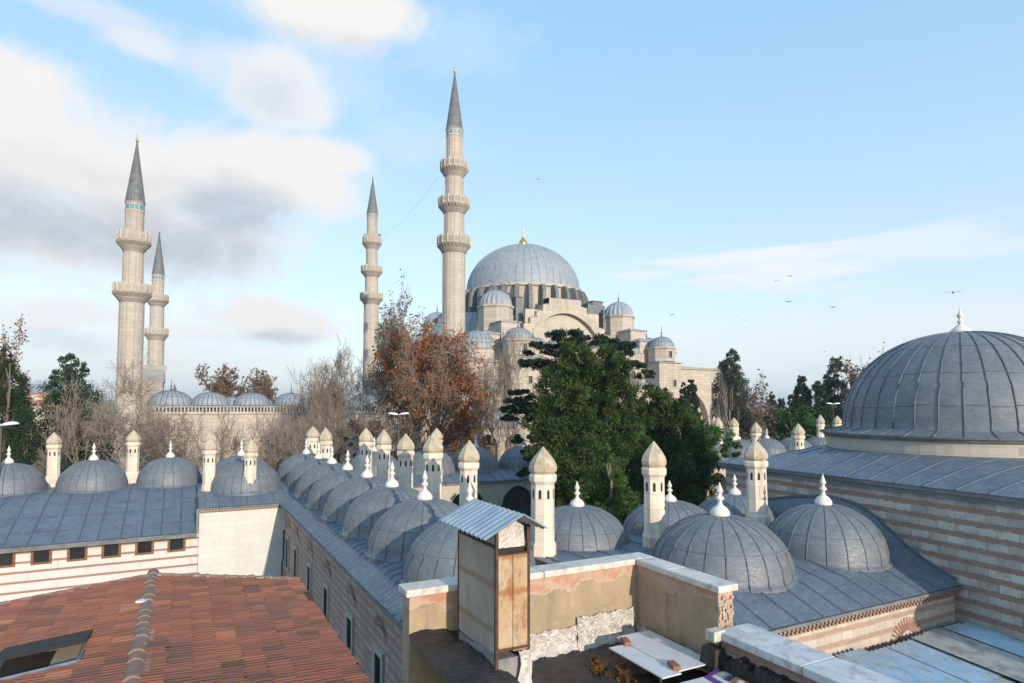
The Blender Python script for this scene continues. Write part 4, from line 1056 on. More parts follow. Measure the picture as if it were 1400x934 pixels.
for i, o in enumerate([q for q in md_.children if q.name.split('.')[0] == 'chimney']):
    o.rotation_euler.x = math.sin(i * 2.7) * .012; o.rotation_euler.y = math.cos(i * 1.9) * .012
# drainpipe at the inner corner
b = MB(org); b.tube([(6.6, 48.35, -8.9), (6.6, 48.35, -10.8), (6.5, 48.2, -11.2), (6.5, 48.2, GZ)], .07, 6); b.build('drainpipe', M['pole'], md_)

# ------------------------------------------------------------------ domed hall on the right
hl = E('domed_hall', 'stone and brick hall on the right with one big ribbed lead dome and marble finial', 'building', (28.2, 27.1, GZ), rz=-R(5))
hl.rotation_euler = (0, 0, -R(5))
# local frame: x to the right of the near wall plane, y along the wall (0 = far corner, negative towards the viewer)
b = MB(); b.box(0, 24, -30, 0, 0, 10.35); b.build('wall', M['hallwall'], hl)
dx_, dy_ = 37.3 - 28.2, 18.9 - 27.1; c5, s5 = math.cos(R(5)), math.sin(R(5))
DX, DY = dx_ * c5 - dy_ * s5, dx_ * s5 + dy_ * c5
b = MB(); b.box(-.18, 24.2, -30.2, .18, 10.36, 10.55); b.box(-.3, 24.3, -30.3, .3, 10.56, 10.72); b.build('eave_edge', M['lead_dark'], hl)
b = MB(); ZE, ZR, RR = 10.74, 11.72, 6.75
N = 96; v = []
def sq(a):
    c, s_ = math.cos(a), math.sin(a); x0, x1, y0, y1 = -.35 - DX, 24.3 - DX, -30.3 - DY, .35 - DY
    t = min([(x1 / c if c > 0 else x0 / c) if abs(c) > 1e-6 else 1e9, (y1 / s_ if s_ > 0 else y0 / s_) if abs(s_) > 1e-6 else 1e9])
    return (DX + c * t, DY + s_ * t)
angs = sorted([2 * PI * i / N for i in range(N)] + [math.atan2(yy - DY, xx - DX) % (2 * PI) for xx, yy in [(-.35, .35), (24.3, .35), (24.3, -30.3), (-.35, -30.3)]])
for a in angs:
    e = sq(a); v += [(e[0], e[1], ZE), (DX + RR * 1.06 * math.cos(a), DY + RR * 1.06 * math.sin(a), ZR - .05), (DX + RR * .99 * math.cos(a), DY + RR * .99 * math.sin(a), ZR + .03)]
n_ = len(angs); b.add(v, [(3 * i + j, 3 * ((i + 1) % n_) + j, 3 * ((i + 1) % n_) + j + 1, 3 * i + j + 1) for i in range(n_) for j in range(2)])
b.m = 1
yy = -29.5
while yy < .2:                                             # rolled seams running up from the near eave
    a = math.atan2((yy + 0) - DY, -.35 - DX)
    tgt = (DX - math.sqrt(max(0, (RR * 1.05) ** 2 - min(abs(yy - DY), RR * 1.0) ** 2)), yy) if abs(yy - DY) < RR * .98 else (min(DX, abs(yy - DY) * .55 + .5), yy)
    ex = tgt[0]; tt = min(1, (ex + .35) / (DX - RR + .35)); 
    zz = ZE + (ZR - .05 - ZE) * min(1.0, (ex + .35) / max(.5, (DX - RR * abs(math.cos(a)) + .35)))
    pr = []
    for q in range(6):
        xq = -.35 + (ex + .35) * q / 5; rq = math.hypot(xq - DX, yy - DY); aq = math.atan2(yy - DY, xq - DX); eq = sq(aq); re = math.hypot(eq[0] - DX, eq[1] - DY)
        tq = (re - rq) / max(re - RR * 1.06, .01); pr.append((xq, yy, ZE + (ZR - .05 - ZE) * max(0, min(1, tq)) + .01))
    b.tube(pr, .04, 4); yy += 1.25
b.build('roof_skirt', [M['lead'], M['seam']], hl, angle=.5)
b = MB(); b.lathe(DX, DY, [(RR - .1, 11.2), (RR - .1, 12.38)], 64, cap=False); b.build('drum', M['palewall'], hl)
b = MB(); b.lathe(DX, DY, [(RR - .1, 12.36), (RR + .05, 12.38), (RR + .12, 12.5), (RR + .2, 12.52), (RR + .22, 12.62), (RR - .2, 12.66)], 64, cap=False); b.build('drum_cornice', M['lead_dark'], hl)
mb = MB(); Rb = 5.8; zb = 12.9; hh = 4.02 - GZ - zb
prof = [(RR + .2, 12.6), (RR - .3, 12.7), (Rb + .2, 12.82)]
for i in range(25):
    t = PI / 2 * i / 24; prof.append((max(.03, Rb * math.cos(t) ** .93), zb + hh * math.sin(t)))
mb.lathe(DX, DY, prof, 96, cap=False); mb.m = 1
for k_ in range(36):
    a = 2 * PI * (k_ + .2) / 36
    mb.tube([(DX + (r_ + .01) * math.cos(a), DY + (r_ + .01) * math.sin(a), z_ + .01) for r_, z_ in prof], [.038 * (.4 + .6 * min(1, p[0] / Rb * 1.5)) for p in prof], 5)
rg = random.Random(9)
for lv in (.14, .36, .6):
    for k_ in range(36):
        t = PI / 2 * (lv + rg.uniform(-.012, .012)); r_ = Rb * math.cos(t) ** .93 + .003
        mb.tube([(DX + r_ * math.cos(2 * PI * (k_ + .2 + q / 3) / 36), DY + r_ * math.sin(2 * PI * (k_ + .2 + q / 3) / 36), zb + hh * math.sin(t)) for q in range(4)], .018, 4)
mb.build('great_dome', [M['lead_dome'], M['seam']], hl, smooth=True)
f = MB(); z = zb + hh - .1
f.lathe(DX, DY, [(DXr * .62, z + q * .58) for DXr, q in [(.86, -.1), (.88, .12), (.84, .28), (.66, .5), (.36, .75), (.2, .92), (.14, 1.05), (.26, 1.15), (.26, 1.22), (.14, 1.32), (.12, 1.5), (.26, 1.68), (.27, 1.78), (.13, 1.98), (.08, 2.15), (.015, 2.55)]], 20)
f.build('finial', M['marble'], hl, smooth=True)

# ------------------------------------------------------------------ clay-tiled house, lower left
th = E('tiled_house', 'low house with worn red clay tile roof, in the left foreground below the striped wall', 'building', (-.5, 10, GZ))
org = (-.5, 10, GZ)
XR, ZRD, YF = -.53, -3.70, 15.95
def tile_side(sgn, slope, length, name):
    mb = MB(org); rg = random.Random(3 + sgn)
    exp_, wid = .34, .235
    nc = int(length / exp_) + 1; nr = int((YF - 3.0) / wid)
    ca, sa = math.cos(math.atan(slope)), math.sin(math.atan(slope))
    for c in range(nc):
        for r_ in range(nr):
            if sgn < 0 and .60 < c * exp_ * ca < 1.72 and 11.35 < YF - r_ * wid < 12.5: continue
            off = rg.uniform(-.03, .03); s0 = c * exp_ + off + (r_ % 7 == 0) * .01; s1 = s0 + exp_ + .05
            y0 = YF - r_ * wid - .003; y1 = y0 - wid + .004
            lift = rg.uniform(0, .014); tw = rg.uniform(-.014, .014)
            mb.tv = min(1, max(.001, rg.gauss(.5, .17)))
            prof = [(0, .012), (.06, .032), (.14, .034), (.2, .008), (.3, .008), (.38, .03), (.55, .034), (.62, .008), (.74, .008), (.8, .032), (.94, .03), (1, .012)]
            v = []
            for s_, hz in ((s0, .0 + lift), (s1, .040 + lift), (s1, -.012)):
                for t, pz in prof:
                    yv = y0 + (y1 - y0) * t
                    up_ = (pz if hz != -.012 else pz - .03) + hz + tw * t
                    x_ = XR + sgn * (s_ * ca) + sgn * up_ * sa; z_ = ZRD - s_ * sa + up_ * ca
                    v.append((x_, yv, z_))
            m_ = len(prof)
            mb.add(v, [(i, i + 1, m_ + i + 1, m_ + i) for i in range(m_ - 1)] + [(m_ + i, m_ + i + 1, 2 * m_ + i + 1, 2 * m_ + i) for i in range(m_ - 1)])
    o = mb.build(name, M['tiles'], th, tint=True)
    return ca, sa
tile_side(1, .153, 2.9, 'roof_slope')
tile_side(-1, .10, 9.5, 'roof_slope')
b = MB(org); b.prism([(XR - 9.4, ZRD - 1.02), (XR, ZRD - .06), (XR + 2.9, ZRD - .53), (XR + 2.9, GZ), (XR - 9.4, GZ)], (3.0, YF - .05)); b.build('wall', M['palewall'], th)
rd = MB(org); rg = random.Random(8)
y = 3.0
while y < YF:                                               # half-round ridge caps
    rr0, rr1 = .118 + rg.uniform(-.006, .006), .106; dz = rg.uniform(-.01, .015); dxr = rg.uniform(-.012, .012); v = []
    for yy_, r_ in ((y, rr0), (y + .40, rr1)):
        for k_ in range(9):
            a = PI * k_ / 8; v.append((XR + dxr + r_ * math.cos(a) * 1.1, yy_, ZRD + dz - .03 + r_ * math.sin(a) * 1.0 + (.008 if yy_ == y else 0)))
    rd.add(v, [(i, i + 1, i + 10, i + 9) for i in range(8)] + [tuple(range(9))]); y += .35
rd.build('ridge_caps', M['ridge'], th, angle=.9)
mo = MB(org); y = 3.0
while y < YF:
    for s_ in (-1, 1): mo.box(XR + s_ * .15 - .06 + rg.uniform(-.02, .02), XR + s_ * .15 + .06, y, y + .22, ZRD - .09, ZRD + rg.uniform(-.01, .03), top=(.02, .03))
    y += .2
x = XR - 9.3
while x < XR + 2.85:                                         # rough mortared verge at the far gable
    zz = ZRD - (XR - x) * .10 if x < XR else ZRD - (x - XR) * .153
    mo.box(x, x + .2, YF - .08, YF + .12 + rg.uniform(-.02, .02), zz - .12, zz + .05 + rg.uniform(-.02, .025), top=(.03, .03)); x += .19
mo.build('mortar_verge', M['mortar'], th)
vg = MB(org); x = XR - 9.2
while x < XR + 2.85:
    zz = ZRD - (XR - x) * .10 if x < XR else ZRD - (x - XR) * .153
    x2 = x + .3; z2 = ZRD - (XR - x2) * .10 if x2 < XR else ZRD - (x2 - XR) * .153; vg.tube([(x, YF + .02, zz + .02), (x2, YF + .02, z2 + .02)], [.06, .068], 7); x += .29 + rg.uniform(-.02, .02)
vg.build('verge_tiles', M['ridge'], th)
b = MB(org); xe = XR + 2.96
b.prism([(xe - .02, ZRD - .6), (xe + .13, ZRD - .6), (xe + .15, ZRD - .5), (xe + .12, ZRD - .5), (xe + .11, ZRD - .575), (xe, ZRD - .575), (xe - .01, ZRD - .5), (xe - .03, ZRD - .5)], (3.0, YF + .05)); b.build('gutter', M['gutter'], th)
# open roof hatch
hx0, hx1, hy0, hy1 = XR - 1.80, XR - .76, 11.25, 12.45
hz = lambda x: ZRD - (XR - x) * .1
b = MB(org); b.box(hx0, hx1, hy0, hy1, hz(hx1) - .5, hz(hx0) + .0); b.build('hatch_opening', M['hole'], th)
b = MB(org)
b.add([(hx0 - .05, hy1 + .02, hz(hx0) + .10), (hx1 + .05, hy1 + .02, hz(hx1) + .10), (hx1 + .05, hy0 + .38, hz(hx1) + .2), (hx0 - .05, hy0 + .38, hz(hx0) + .2),
       (hx0 - .05, hy1 + .02, hz(hx0) + .14), (hx1 + .05, hy1 + .02, hz(hx1) + .14), (hx1 + .05, hy0 + .38, hz(hx1) + .24), (hx0 - .05, hy0 + .38, hz(hx0) + .24)],
      [(0, 3, 2, 1), (4, 5, 6, 7), (0, 1, 5, 4), (1, 2, 6, 5), (2, 3, 7, 6), (3, 0, 4, 7)]); b.build('hatch_lid', M['hole'], th)
b = MB(org)
b.tube([(hx0, hy0, hz(hx0) + .06), (hx1, hy0, hz(hx1) + .06)], .03, 4); b.tube([(hx0, hy0, hz(hx0) + .06), (hx0, hy1, hz(hx0) + .06)], .03, 4); b.tube([(hx1, hy0, hz(hx1) + .06), (hx1, hy1, hz(hx1) + .06)], .03, 4)
b.build('hatch_rim', M['gutter'], th)
for i, (px, py) in enumerate([(193, 855)]):
    x, y, z = pix(px, py, 12.0); z = ZRD - (XR - x) * .1 + .06 if x < XR else ZRD - (x - XR) * .153 + .05
    b = MB((x, y, z)); b.slab([(x - .1, y - .06), (x + .06, y - .09), (x + .12, y + .05), (x + .0, y + .1), (x - .07, y + .04)], z, z + .03)
    thing_mesh(b.build('plaster_scrap', M['sheet_white']), 'white scrap of plaster lying on the red tiles beside the ridge', 'scrap')

# ------------------------------------------------------------------ terrace in the foreground
te = E('terrace_block', 'plastered roof terrace in front with black tar floor and ochre parapet walls', 'terrace', (4.8, 6, GZ))
org = (4.8, 6, GZ)
b = MB(org); b.box(2.78, 6.98, -2.0, 8.72, GZ, -3.95); b.build('body', M['plaster'], te)
# tar floor, rumpled
v = []; f = []; nx, ny = 46, 56
def tarz(x, y):
    t = min(1, max(0, (x - 3.0) / 1.6)); t = t * t * (3 - 2 * t)
    z = -3.22 - .56 * t
    z += .20 * math.exp(-((x - 3.5) / .45) ** 2 - ((y - 7.5) / .9) ** 2)
    z += .12 * math.exp(-((y - 8.45) / .2) ** 2) * (1 - .7 * t) - .10 * max(0, 7.0 - y) * (1 - t)
    return z + .02 * math.sin(x * 17 + y * 5) * math.cos(y * 13 - x * 6) + .012 * math.sin(x * 41) * math.sin(y * 37)
for i in range(nx + 1):
    for j in range(ny + 1):
        x = 2.80 + 4.0 * i / nx; y = 3.0 + 5.42 * j / ny; v.append((x, y, tarz(x, y)))
for i in range(nx):
    for j in range(ny): a = i * (ny + 1) + j; f.append((a, a + ny + 1, a + ny + 2, a + 1))
b = MB(org); b.add(v, f); b.build('tar_floor', M['tar'], te, smooth=True)
b = MB(org); b.box(2.80, 6.98, 8.42, 8.70, -3.945, -2.605); b.box(6.70, 6.98, 6.62, 8.415, -3.945, -2.605); b.build('parapet_plaster', M['plaster'], te)
rg = random.Random(12)
b = MB(org)
for (x0, x1) in [(2.74, 3.55), (3.56, 4.9), (4.91, 6.64)]: b.box(x0, x1, 8.36, 8.75, -2.60, -2.5)
for (y0, y1) in [(6.55, 7.6), (7.61, 8.355)]: b.box(6.65, 7.03, y0, y1, -2.602, -2.502)
b.box(6.65, 7.03, 8.365, 8.75, -2.601, -2.501)
b.build('parapet_coping', M['coping'], te, bevel=.018)
# broken end of the parapet: brick and rubble
b = MB(org)
for i in range(60):
    yy_ = 6.615 - rg.uniform(-.01, .045); z = -3.2 + (i // 5) * .045; x = 6.70 + (i % 5) * .055 + rg.uniform(-.01, .01)
    b.box(x, x + rg.uniform(.04, .06), yy_, 6.70, z, z + rg.uniform(.03, .045), top=(.008, .008))
b.build('broken_end', M['plaster_pink'], te)
# foil flashing
def foil(name, p0, p1, z0, z1, nrm, par):
    v = []; f = []; n, m_ = 40, 9
    for i in range(n + 1):
        for j in range(m_ + 1):
            x = p0[0] + (p1[0] - p0[0]) * i / n; y = p0[1] + (p1[1] - p0[1]) * i / n
            z = z0 + (z1 - z0) * j / m_ + (.012 * math.sin(i * .5) + .006 * math.sin(i * 2.1) if j in (0, m_) else 0)
            o = .02 + .013 * math.sin(i * 1.3 + j * 1.9) + .01 * math.sin(i * 2.9 - j * 1.1) + (.09 * (1 - j / 3) if j < 3 else 0)
            v.append((x + nrm[0] * o, y + nrm[1] * o, z))
    for i in range(n):
        for j in range(m_): a = i * (m_ + 1) + j; f.append((a, a + m_ + 1, a + m_ + 2, a + 1))
    b = MB(org); b.add(v, f); return b.build(name, M['foil'], te, smooth=True)
foil('foil_flashing', (4.0, 8.4), (5.5, 8.4), -3.80, -3.40, (0, -1), te)
foil('foil_flashing', (5.5, 8.38), (6.62, 8.4), -3.82, -3.28, (0, -1), te)
foil('corner_flashing', (6.68, 8.38), (6.68, 6.7), -3.72, -3.56, (-1, 0), te)
# lower wall with wide marble coping, towards the viewer
b = MB(org); b.box(6.68, 6.98, -2, 6.55, -3.94, -3.2); b.build('lower_parapet', M['brickwall'], te)
b = MB(org)
for (y0, y1) in [(5.2, 6.57), (3.7, 5.19), (2.2, 3.69), (-2, 2.19)]: b.box(6.58, 7.22, y0, y1, -3.19, -3.08)
b.build('lower_coping', M['coping_cool'], te, bevel=.015)
b = MB(org); b.box(6.45, 6.66, 6.45, 6.62, -3.2, -3.06); b.build('coping_stub', M['coping'], te, bevel=.01)
# pale slabs beside the wall
b = MB(org); rg = random.Random(2)
for i in range(14):
    y0 = 6.2 - i * .2; b.box(6.30 + rg.uniform(-.03, .03), 6.62, y0, y0 + .17, -3.66, -3.56 + rg.uniform(-.01, .02), top=(.01, .01))
b.build('edge_slabs', M['concrete'], te, bevel=.01)
v = []
b = MB(org)
for i in range(30):
    y0 = 6.55 - i * .1; b.box(6.52, 6.674, y0, y0 + .105, -3.62, -3.36 + rg.uniform(-.06, .05), top=(.0, .01))
b.box(6.42, 6.66, 6.42, 6.72, -3.6, -3.3, top=(.03, .03)); b.build('tar_smear', M['tar'], te)

# metal box chimney
bx = E('boxed_flue', 'rusty boarded flue box with corrugated zinc roof, standing on the tar terrace', 'chimney', (3.65, 7.6, -3.3))
org = (3.65, 7.6, -3.3)
x0, x1, y0, y1 = 3.42, 3.89, 7.0, 8.19
b = MB(org); b.box(x0, x0 + .02, y0 + .03, y1 - .03, -3.05, -1.72); b.build('side_board', M['panel_dim'], bx)
b = MB(org); b.box(x1 - .02, x1, y0 + .03, y1 - .03, -3.1, -1.72); b.build('side_board', M['panel_lit'], bx)
b = MB(org); b.box(x0 + .03, x0 + .232, y0, y0 + .02, -2.95, -1.83); b.box(x0 + .238, x1 - .03, y0 - .006, y0 + .014, -3.0, -1.83); b.build('front_board', M['panel_lit'], bx)
b = MB(org); b.box(x0 + .03, x1 - .03, y1 - .02, y1, -3.1, -1.83); b.build('back_board', M['panel_dim'], bx)
b = MB(org)
for (x, y) in [(x0, y0), (x1 - .03, y0), (x0, y1 - .03), (x1 - .03, y1 - .03)]: b.box(x - .005, x + .035, y - .008, y + .03, -3.4, -1.5)
b.box(x0 + .036, x1 - .036, y0 - .012, y0 + .0, -2.98, -2.95); b.box(x0 + .036, x1 - .036, y0 - .012, y0 + .018, -1.83, -1.81); b.box(x0 - .008, x0, y0 + .04, y1 - .04, -1.74, -1.71)
b.build('iron_frame', M['rust'], bx)
b = MB(org); b.box(x0 + .002, x1 - .002, y0 + .02, y1 - .02, -3.6, -3.08)
b.box(x0 - .004, x0 + .002, y0 + .03, y0 + .62, -3.3, -3.0); b.build('cement_base', M['cement'], bx)
b = MB(org); b.box(x0 + .05, x1 - .05, y0 + .03, y0 + .45, -1.745, -1.50, top=(.01, .01)); b.prism([(x0 + .06, -1.5), (x1 - .06, -1.5), (3.665, -1.36)], (y0 + .035, y0 + .44))
b.build('wrapped_flue_head', M['foil'], bx)
b = MB(org); b.box(x0 + .04, x1 - .04, y0 + .06, y1 - .05, -1.82, -1.75); b.box(x0 + .04, x1 - .04, y0 + .5, y1 - .05, -1.75, -1.5); b.build('dark_inside', M['hole'], bx)
def corr(mb, p00, p10, p01, nw, amp, nrm, thick=.006):
    """corrugated sheet: p00 -> p10 along the ridge, p00 -> p01 down the slope"""
    n = nw * 8; A, B_, C_ = Vector(p00), Vector(p10), Vector(p01); N_ = Vector(nrm).normalized(); v = []
    for i in range(n + 1):
        t = i / n; o = amp * math.sin(t * nw * 2 * PI)
        for s_ in (0, .5, 1):
            p = A + (B_ - A) * t + (C_ - A) * s_ + N_ * o; v.append(tuple(p))
    f = [(i * 3 + j, i * 3 + 3 + j, i * 3 + 4 + j, i * 3 + 1 + j) for i in range(n) for j in range(2)]
    mb.add(v, f); v2 = [tuple(Vector(p) - N_ * thick) for p in v]; mb.add(v2, [tuple(reversed(q)) for q in f])
    e = [(i * 3 + 2) for i in range(n + 1)]; m_ = len(v)
b = MB(org); corr(b, (3.665, 6.74, -1.31), (3.665, 8.24, -1.31), (3.15, 6.74, -1.56), 11, .019, (-.45, 0, .9)); b.build('roof_sheet', M['zinc'], bx, smooth=True)
b = MB(org); corr(b, (3.665, 6.74, -1.305), (3.665, 8.24, -1.305), (4.0, 6.74, -1.50), 11, .019, (.45, 0, .9)); b.build('roof_sheet', M['zinc'], bx, smooth=True)
b = MB(org)
v = []; f = []
for i in range(9):
    for j in range(7):
        x = 3.72 + .17 * i / 8 + .02 * math.sin(j); z = -3.0 - .5 * j / 6; y = 6.97 - .02 * math.sin(i * 1.3 + j) - .03 * (j / 6) - .12 * max(0, (j - 4) / 2)
        v.append((x, y, z))
for i in range(8):
    for j in range(6): a = i * 7 + j; f.append((a, a + 7, a + 8, a + 1))
b.add(v, f); b.build('foil_patch', M['foil'], bx, smooth=True)

# white panels, bricks on them, printed sign
pn = E('roof_panel', 'flat white sheet panel lying over the gap beside the ochre parapet', 'panel', (6.1, 7.3, -3.6))
b = MB((6.1, 7.3, -3.6)); b.box(5.62, 5.95, 6.55, 7.72, -3.555, -3.535); b.box(5.955, 6.6, 6.6, 8.0, -3.545, -3.525); b.build('sheet', M['sheet_white'], pn, bevel=.003)
b = MB((6.1, 7.3, -3.6))
for yy_ in (6.6, 6.95, 7.3, 7.65): b.box(5.63, 5.66, yy_, yy_ + .03, -3.63, -3.556)
b.build('support_frame', M['pole'], pn)
for i, (x, y, lab) in enumerate([(5.93, 7.72, 'brown clay brick weighing down the far end of the white panel'), (5.97, 6.72, 'brown clay brick weighing down the near end of the white panel')]):
    o = E('clay_brick', lab, 'brick', (x, y, -3.52), 'bricks on the white panel', rz=-.3)
    b = MB(); b.box(-.055, .055, -.11, .11, 0, .05, top=(.004, .004)); b.build('brick_body', M['terracotta'], o, bevel=.006)
sg = E('printed_sign', 'discarded white sign with purple and navy letter shapes, lying face up on pale slabs', 'sign', (6.0, 5.8, -3.55), rz=0)
b = MB((6.0, 5.8, -3.55)); b.box(5.5, 6.3, 5.0, 6.32, -3.545, -3.53); b.build('sign_board', M['sheet_white'], sg)
def flat(pts, mat, nm, z=-3.5255):
    b = MB((6.0, 5.8, -3.55)); b.slab(pts, z, z + .002); b.build(nm, mat, sg)
def sxy(px, py):
    q = (CYP - py) / FPX; k_ = (q * CT + ST) / (CT - q * ST); cy = -3.525 / k_; x, y, z = pix(px, py, cy); return (x, y)
Zp = lambda zx, zy: sxy(900 + zx / 7.778, 850 + zy / 7.778)
flat([Zp(485, 590), Zp(620, 500), Zp(658, 520), Zp(565, 583), Zp(760, 690), Zp(705, 720)][::-1], M['purple'], 'letter_l')
flat([Zp(693, 612), Zp(765, 565), Zp(803, 582), Zp(735, 630)][::-1], M['navy'], 'letter_bar')
flat([Zp(748, 638), Zp(825, 585), Zp(960, 640), Zp(1010, 680), Zp(960, 720)][::-1], M['brown_print'], 'brown_letter_block')
flat([Zp(830, 635), Zp(880, 622), Zp(920, 645), Zp(880, 668)][::-1], M['sheet_white'], 'letter_counter', -3.523)
# dry weed in the gutter
x, y, z = 5.35, 7.35, -3.62
wd = E('dry_weed', 'rust coloured dry weeds growing on the tar beside the white panel', 'plant', (x, y, z))
leaves(rs, [(5.40, 7.62, -3.72, .16, .09), (5.45, 7.4, -3.72, .13, .08), (5.5, 7.15, -3.72, .14, .07), (5.52, 6.9, -3.74, .11, .06), (5.44, 7.9, -3.74, .1, .05)], (x, y, z), 60000, .016, name='leaves', mat=M['weed'], parent=wd)
# box under the shed sheets

# corrugated shed roof at lower right
shd = E('corrugated_shed', 'shed roof of mixed blue and beige corrugated sheets below the right hand hall wall', 'shed', (17, 9, GZ))
org = (17, 9, GZ)
b = MB(org); b.box(8.6, 26.2, 2.0, 14.0, GZ, -9.2); b.build('wall', M['cement'], shd)
rg = random.Random(4); x = 8.3
zf, zn = -8.32, -9.0
i = 0
while x < 26.6:
    w = rg.choice([.75, .95, 1.1, 1.3]); mm = ['sheet_blue', 'sheet_beige', 'sheet_blue', 'sheet_beige', 'sheet_beige', 'zinc'][rg.randrange(6)]
    ya = 14.1 - rg.uniform(0, .35); ym = rg.uniform(8.8, 11.0); dz = rg.uniform(-.02, .03) + (i % 2) * .035
    zfun = lambda yy: zf + (zn - zf) * (14.1 - yy) / 12
    sk = -.07
    for (a_, b2, m2_) in [(ya, ym, mm), (ym + .15, 2.0, ['sheet_blue', 'sheet_beige'][rg.randrange(2)])]:
        bb = MB(org); off = .03 if b2 == 2.0 else 0
        corr(bb, (x + sk * (14 - a_), a_, zfun(a_) + dz - off), (x + w + .08 + sk * (14 - a_), a_, zfun(a_) + dz - off), (x + sk * (14 - b2), b2, zfun(b2) + dz - off), max(3, int(w / .19)), .034, (0, -.05, 1)); bb.build('roof_sheet', M[m2_], shd, smooth=True)
    x += w; i += 1

# ------------------------------------------------------------------ street lamps
for i, (px, py, cy, lab) in enumerate([(545, 566, 72, 'white twin-headed street lamp in front of the brown tree in the middle'), (2, 580, 45, 'white twin-headed street lamp cut by the left edge of the view'), (1139, 552, 110, 'white twin-headed street lamp among the cypresses on the right')]):
    x, y, z = pix(px, py, cy); o = E('street_lamp', lab, 'street lamp', (x, y, GZ), 'white twin-headed street lamps', rz=-HEAD)
    b = MB(); b.tube([(0, 0, 0), (0, 0, z - GZ - .2)], [.09, .06], 8); b.tube([(-.5, 0, z - GZ - .1), (0, 0, z - GZ - .25), (.5, 0, z - GZ - .1)], .035, 6); b.build('pole', M['pole'], o)
    for s_ in (-1, 1):
        b = MB(); b.lathe(0, 0, [(.62, -.06), (.6, .02), (.45, .12), (.2, .17), (.03, .18)], 16, sx=1, sy=.5); h = b.build('lamp_head', M['lamp'], o, smooth=True); h.location = (s_ * .62, 0, z - GZ); h.rotation_euler = (0, s_ * -.12, 0)

# ------------------------------------------------------------------ trees
def blobs(lst, cy, dj=.0, zs=1.0):
    out = []
    for q in lst:
        px, py, r_ = q[:3]; rz = q[3] if len(q) > 3 else r_
        d = cy + rs.uniform(-1, 1) * dj
        x, y, z = pix(px, py, d); out.append((x, y, z, r_ * d / FPX, rz * d / FPX))
    return out
def sprays(bl, k, seed):
    r_ = random.Random(seed); out = []
    for px, py, rr, rz in bl:
        for _ in range(k):
            a = r_.uniform(-1, 1); out.append((px + a * rr, py + r_.uniform(-1, 1) * rz * .8 + abs(a) * 3 - 2, rr * r_.uniform(.34, .6), rz * r_.uniform(.2, .34)))
    return out
def tree(name, label, bl, cy, basepx, mat, per, size, group='trees around the mosque', bark='bark', trunk_r=.3, skel=None, dj=1.5, cat='tree', **kw):
    bb = blobs(bl, cy, dj); x, y, _ = pix(basepx, 600, cy)
    o = E(name, label, cat, (x, y, GZ), group)
    top = max(q[2] for q in bb); 
    t = MB((x, y, GZ)); n = 7
    low = min(q[2] for q in bb)
    t.tube([(x + .15 * math.sin(i * 1.3), y + .12 * math.cos(i * 1.7), GZ + (top - GZ) * i / n) for i in range(n + 1)], [trunk_r * (1 - .85 * i / n) for i in range(n + 1)], 8)
    for q in bb:                                         # limbs out to each foliage mass
        zs = max(GZ + 1.5, q[2] - abs(q[0] - x) * .5 - 1.0); t.tube([(x, y, min(zs, top - .5)), ((x + q[0]) / 2, (y + q[1]) / 2, (zs + q[2]) / 2 + .3), (q[0], q[1], q[2])], [trunk_r * .28, trunk_r * .16, trunk_r * .06], 5)
    t.build('trunk', M[bark], o)
    leaves(rs, bb, (x, y, GZ), per, size, mat=mat, parent=o, **kw)
    return o
def bare(name, label, px, top, base, spread_px, cy, seed, levels=5, kids=3, bark='bark', rmin=.012, lean=0.0, r0=.28, lf=None, group='bare trees', upb=.10, zb=GZ, bl=None, blk=None):
    rg_ = np.random.default_rng(seed)
    x, y, zt = pix(px, top, cy); sp_ = spread_px * cy / FPX
    A, B, ra, rb, lv = branches(rg_, zt - zb, sp_, r0, levels, kids, lean=lean, up=upb)
    o = E(name, label, 'tree', (x, y, zb), group)
    thick = lv >= levels - 1
    seg_mesh('trunk', A[thick], B[thick], ra[thick], rb[thick], M[bark], o, .03)
    seg_mesh('branches', A[~thick], B[~thick], ra[~thick], rb[~thick], M['twig'] if bark == 'bark' else M[bark], o, rmin)
    if lf:
        m_, cnt, size = lf; idx = np.where(lv <= 1)[0]; pick = rg_.choice(idx, cnt); P = B[pick] + rg_.normal(size=(cnt, 3)) * .25
        a = rg_.normal(size=(cnt, 3)); a /= np.linalg.norm(a, axis=1)[:, None]; b_ = np.cross(a, rg_.normal(size=(cnt, 3))); b_ /= np.linalg.norm(b_, axis=1)[:, None]
        a *= size * .6; b_ *= size * .5
        V = np.stack([P - a - b_, P + a - b_, P + a + b_, P - a + b_], axis=1).reshape(-1, 3)
        quads_mesh('leaves', V, rg_.random(cnt), M[m_], o)
    if bl: leaves(rs, blobs(bl, cy, 2.0), (x, y, zb), parent=o, **blk)
    return o
G1, G2 = 'evergreen trees', 'cypresses'
# left side
tree('cypress_tree', 'dark cypress at the left edge of the view', [(4, 498, 12, 22), (10, 530, 20, 30), (12, 570, 26, 40), (10, 615, 30, 40), (30, 600, 16, 40)], 60, 8, M['cypress'], 1900, 0.1, G2, fill=.8, clump=.4, cl=60, upright=.8)
bare('plane_tree', 'thin rust-leaved tree behind the cypress cut by the picture edge', 8, 440, 640, 30, 75, 51, levels=5, kids=3, rmin=.014, lf=('oak', 4500, .17), group='autumn trees')
tree('conifer_tree', 'broad dark conifer left of the big two-balcony minaret', [(95, 498, 12), (108, 507, 12), (82, 520, 13), (92, 530, 24), (85, 560, 24), (112, 550, 26), (90, 595, 36), (110, 620, 40), (132, 575, 16), (70, 615, 20)], 78, 98, M['cypress'], 1300, 0.11, G1, fill=.75, clump=.3, cl=60, upright=.6)
bare('bare_tree', 'big leafless spreading tree in front of the two left minarets', 170, 497, 640, 92, 66, 21, levels=6, kids=3, rmin=.014, r0=.4)
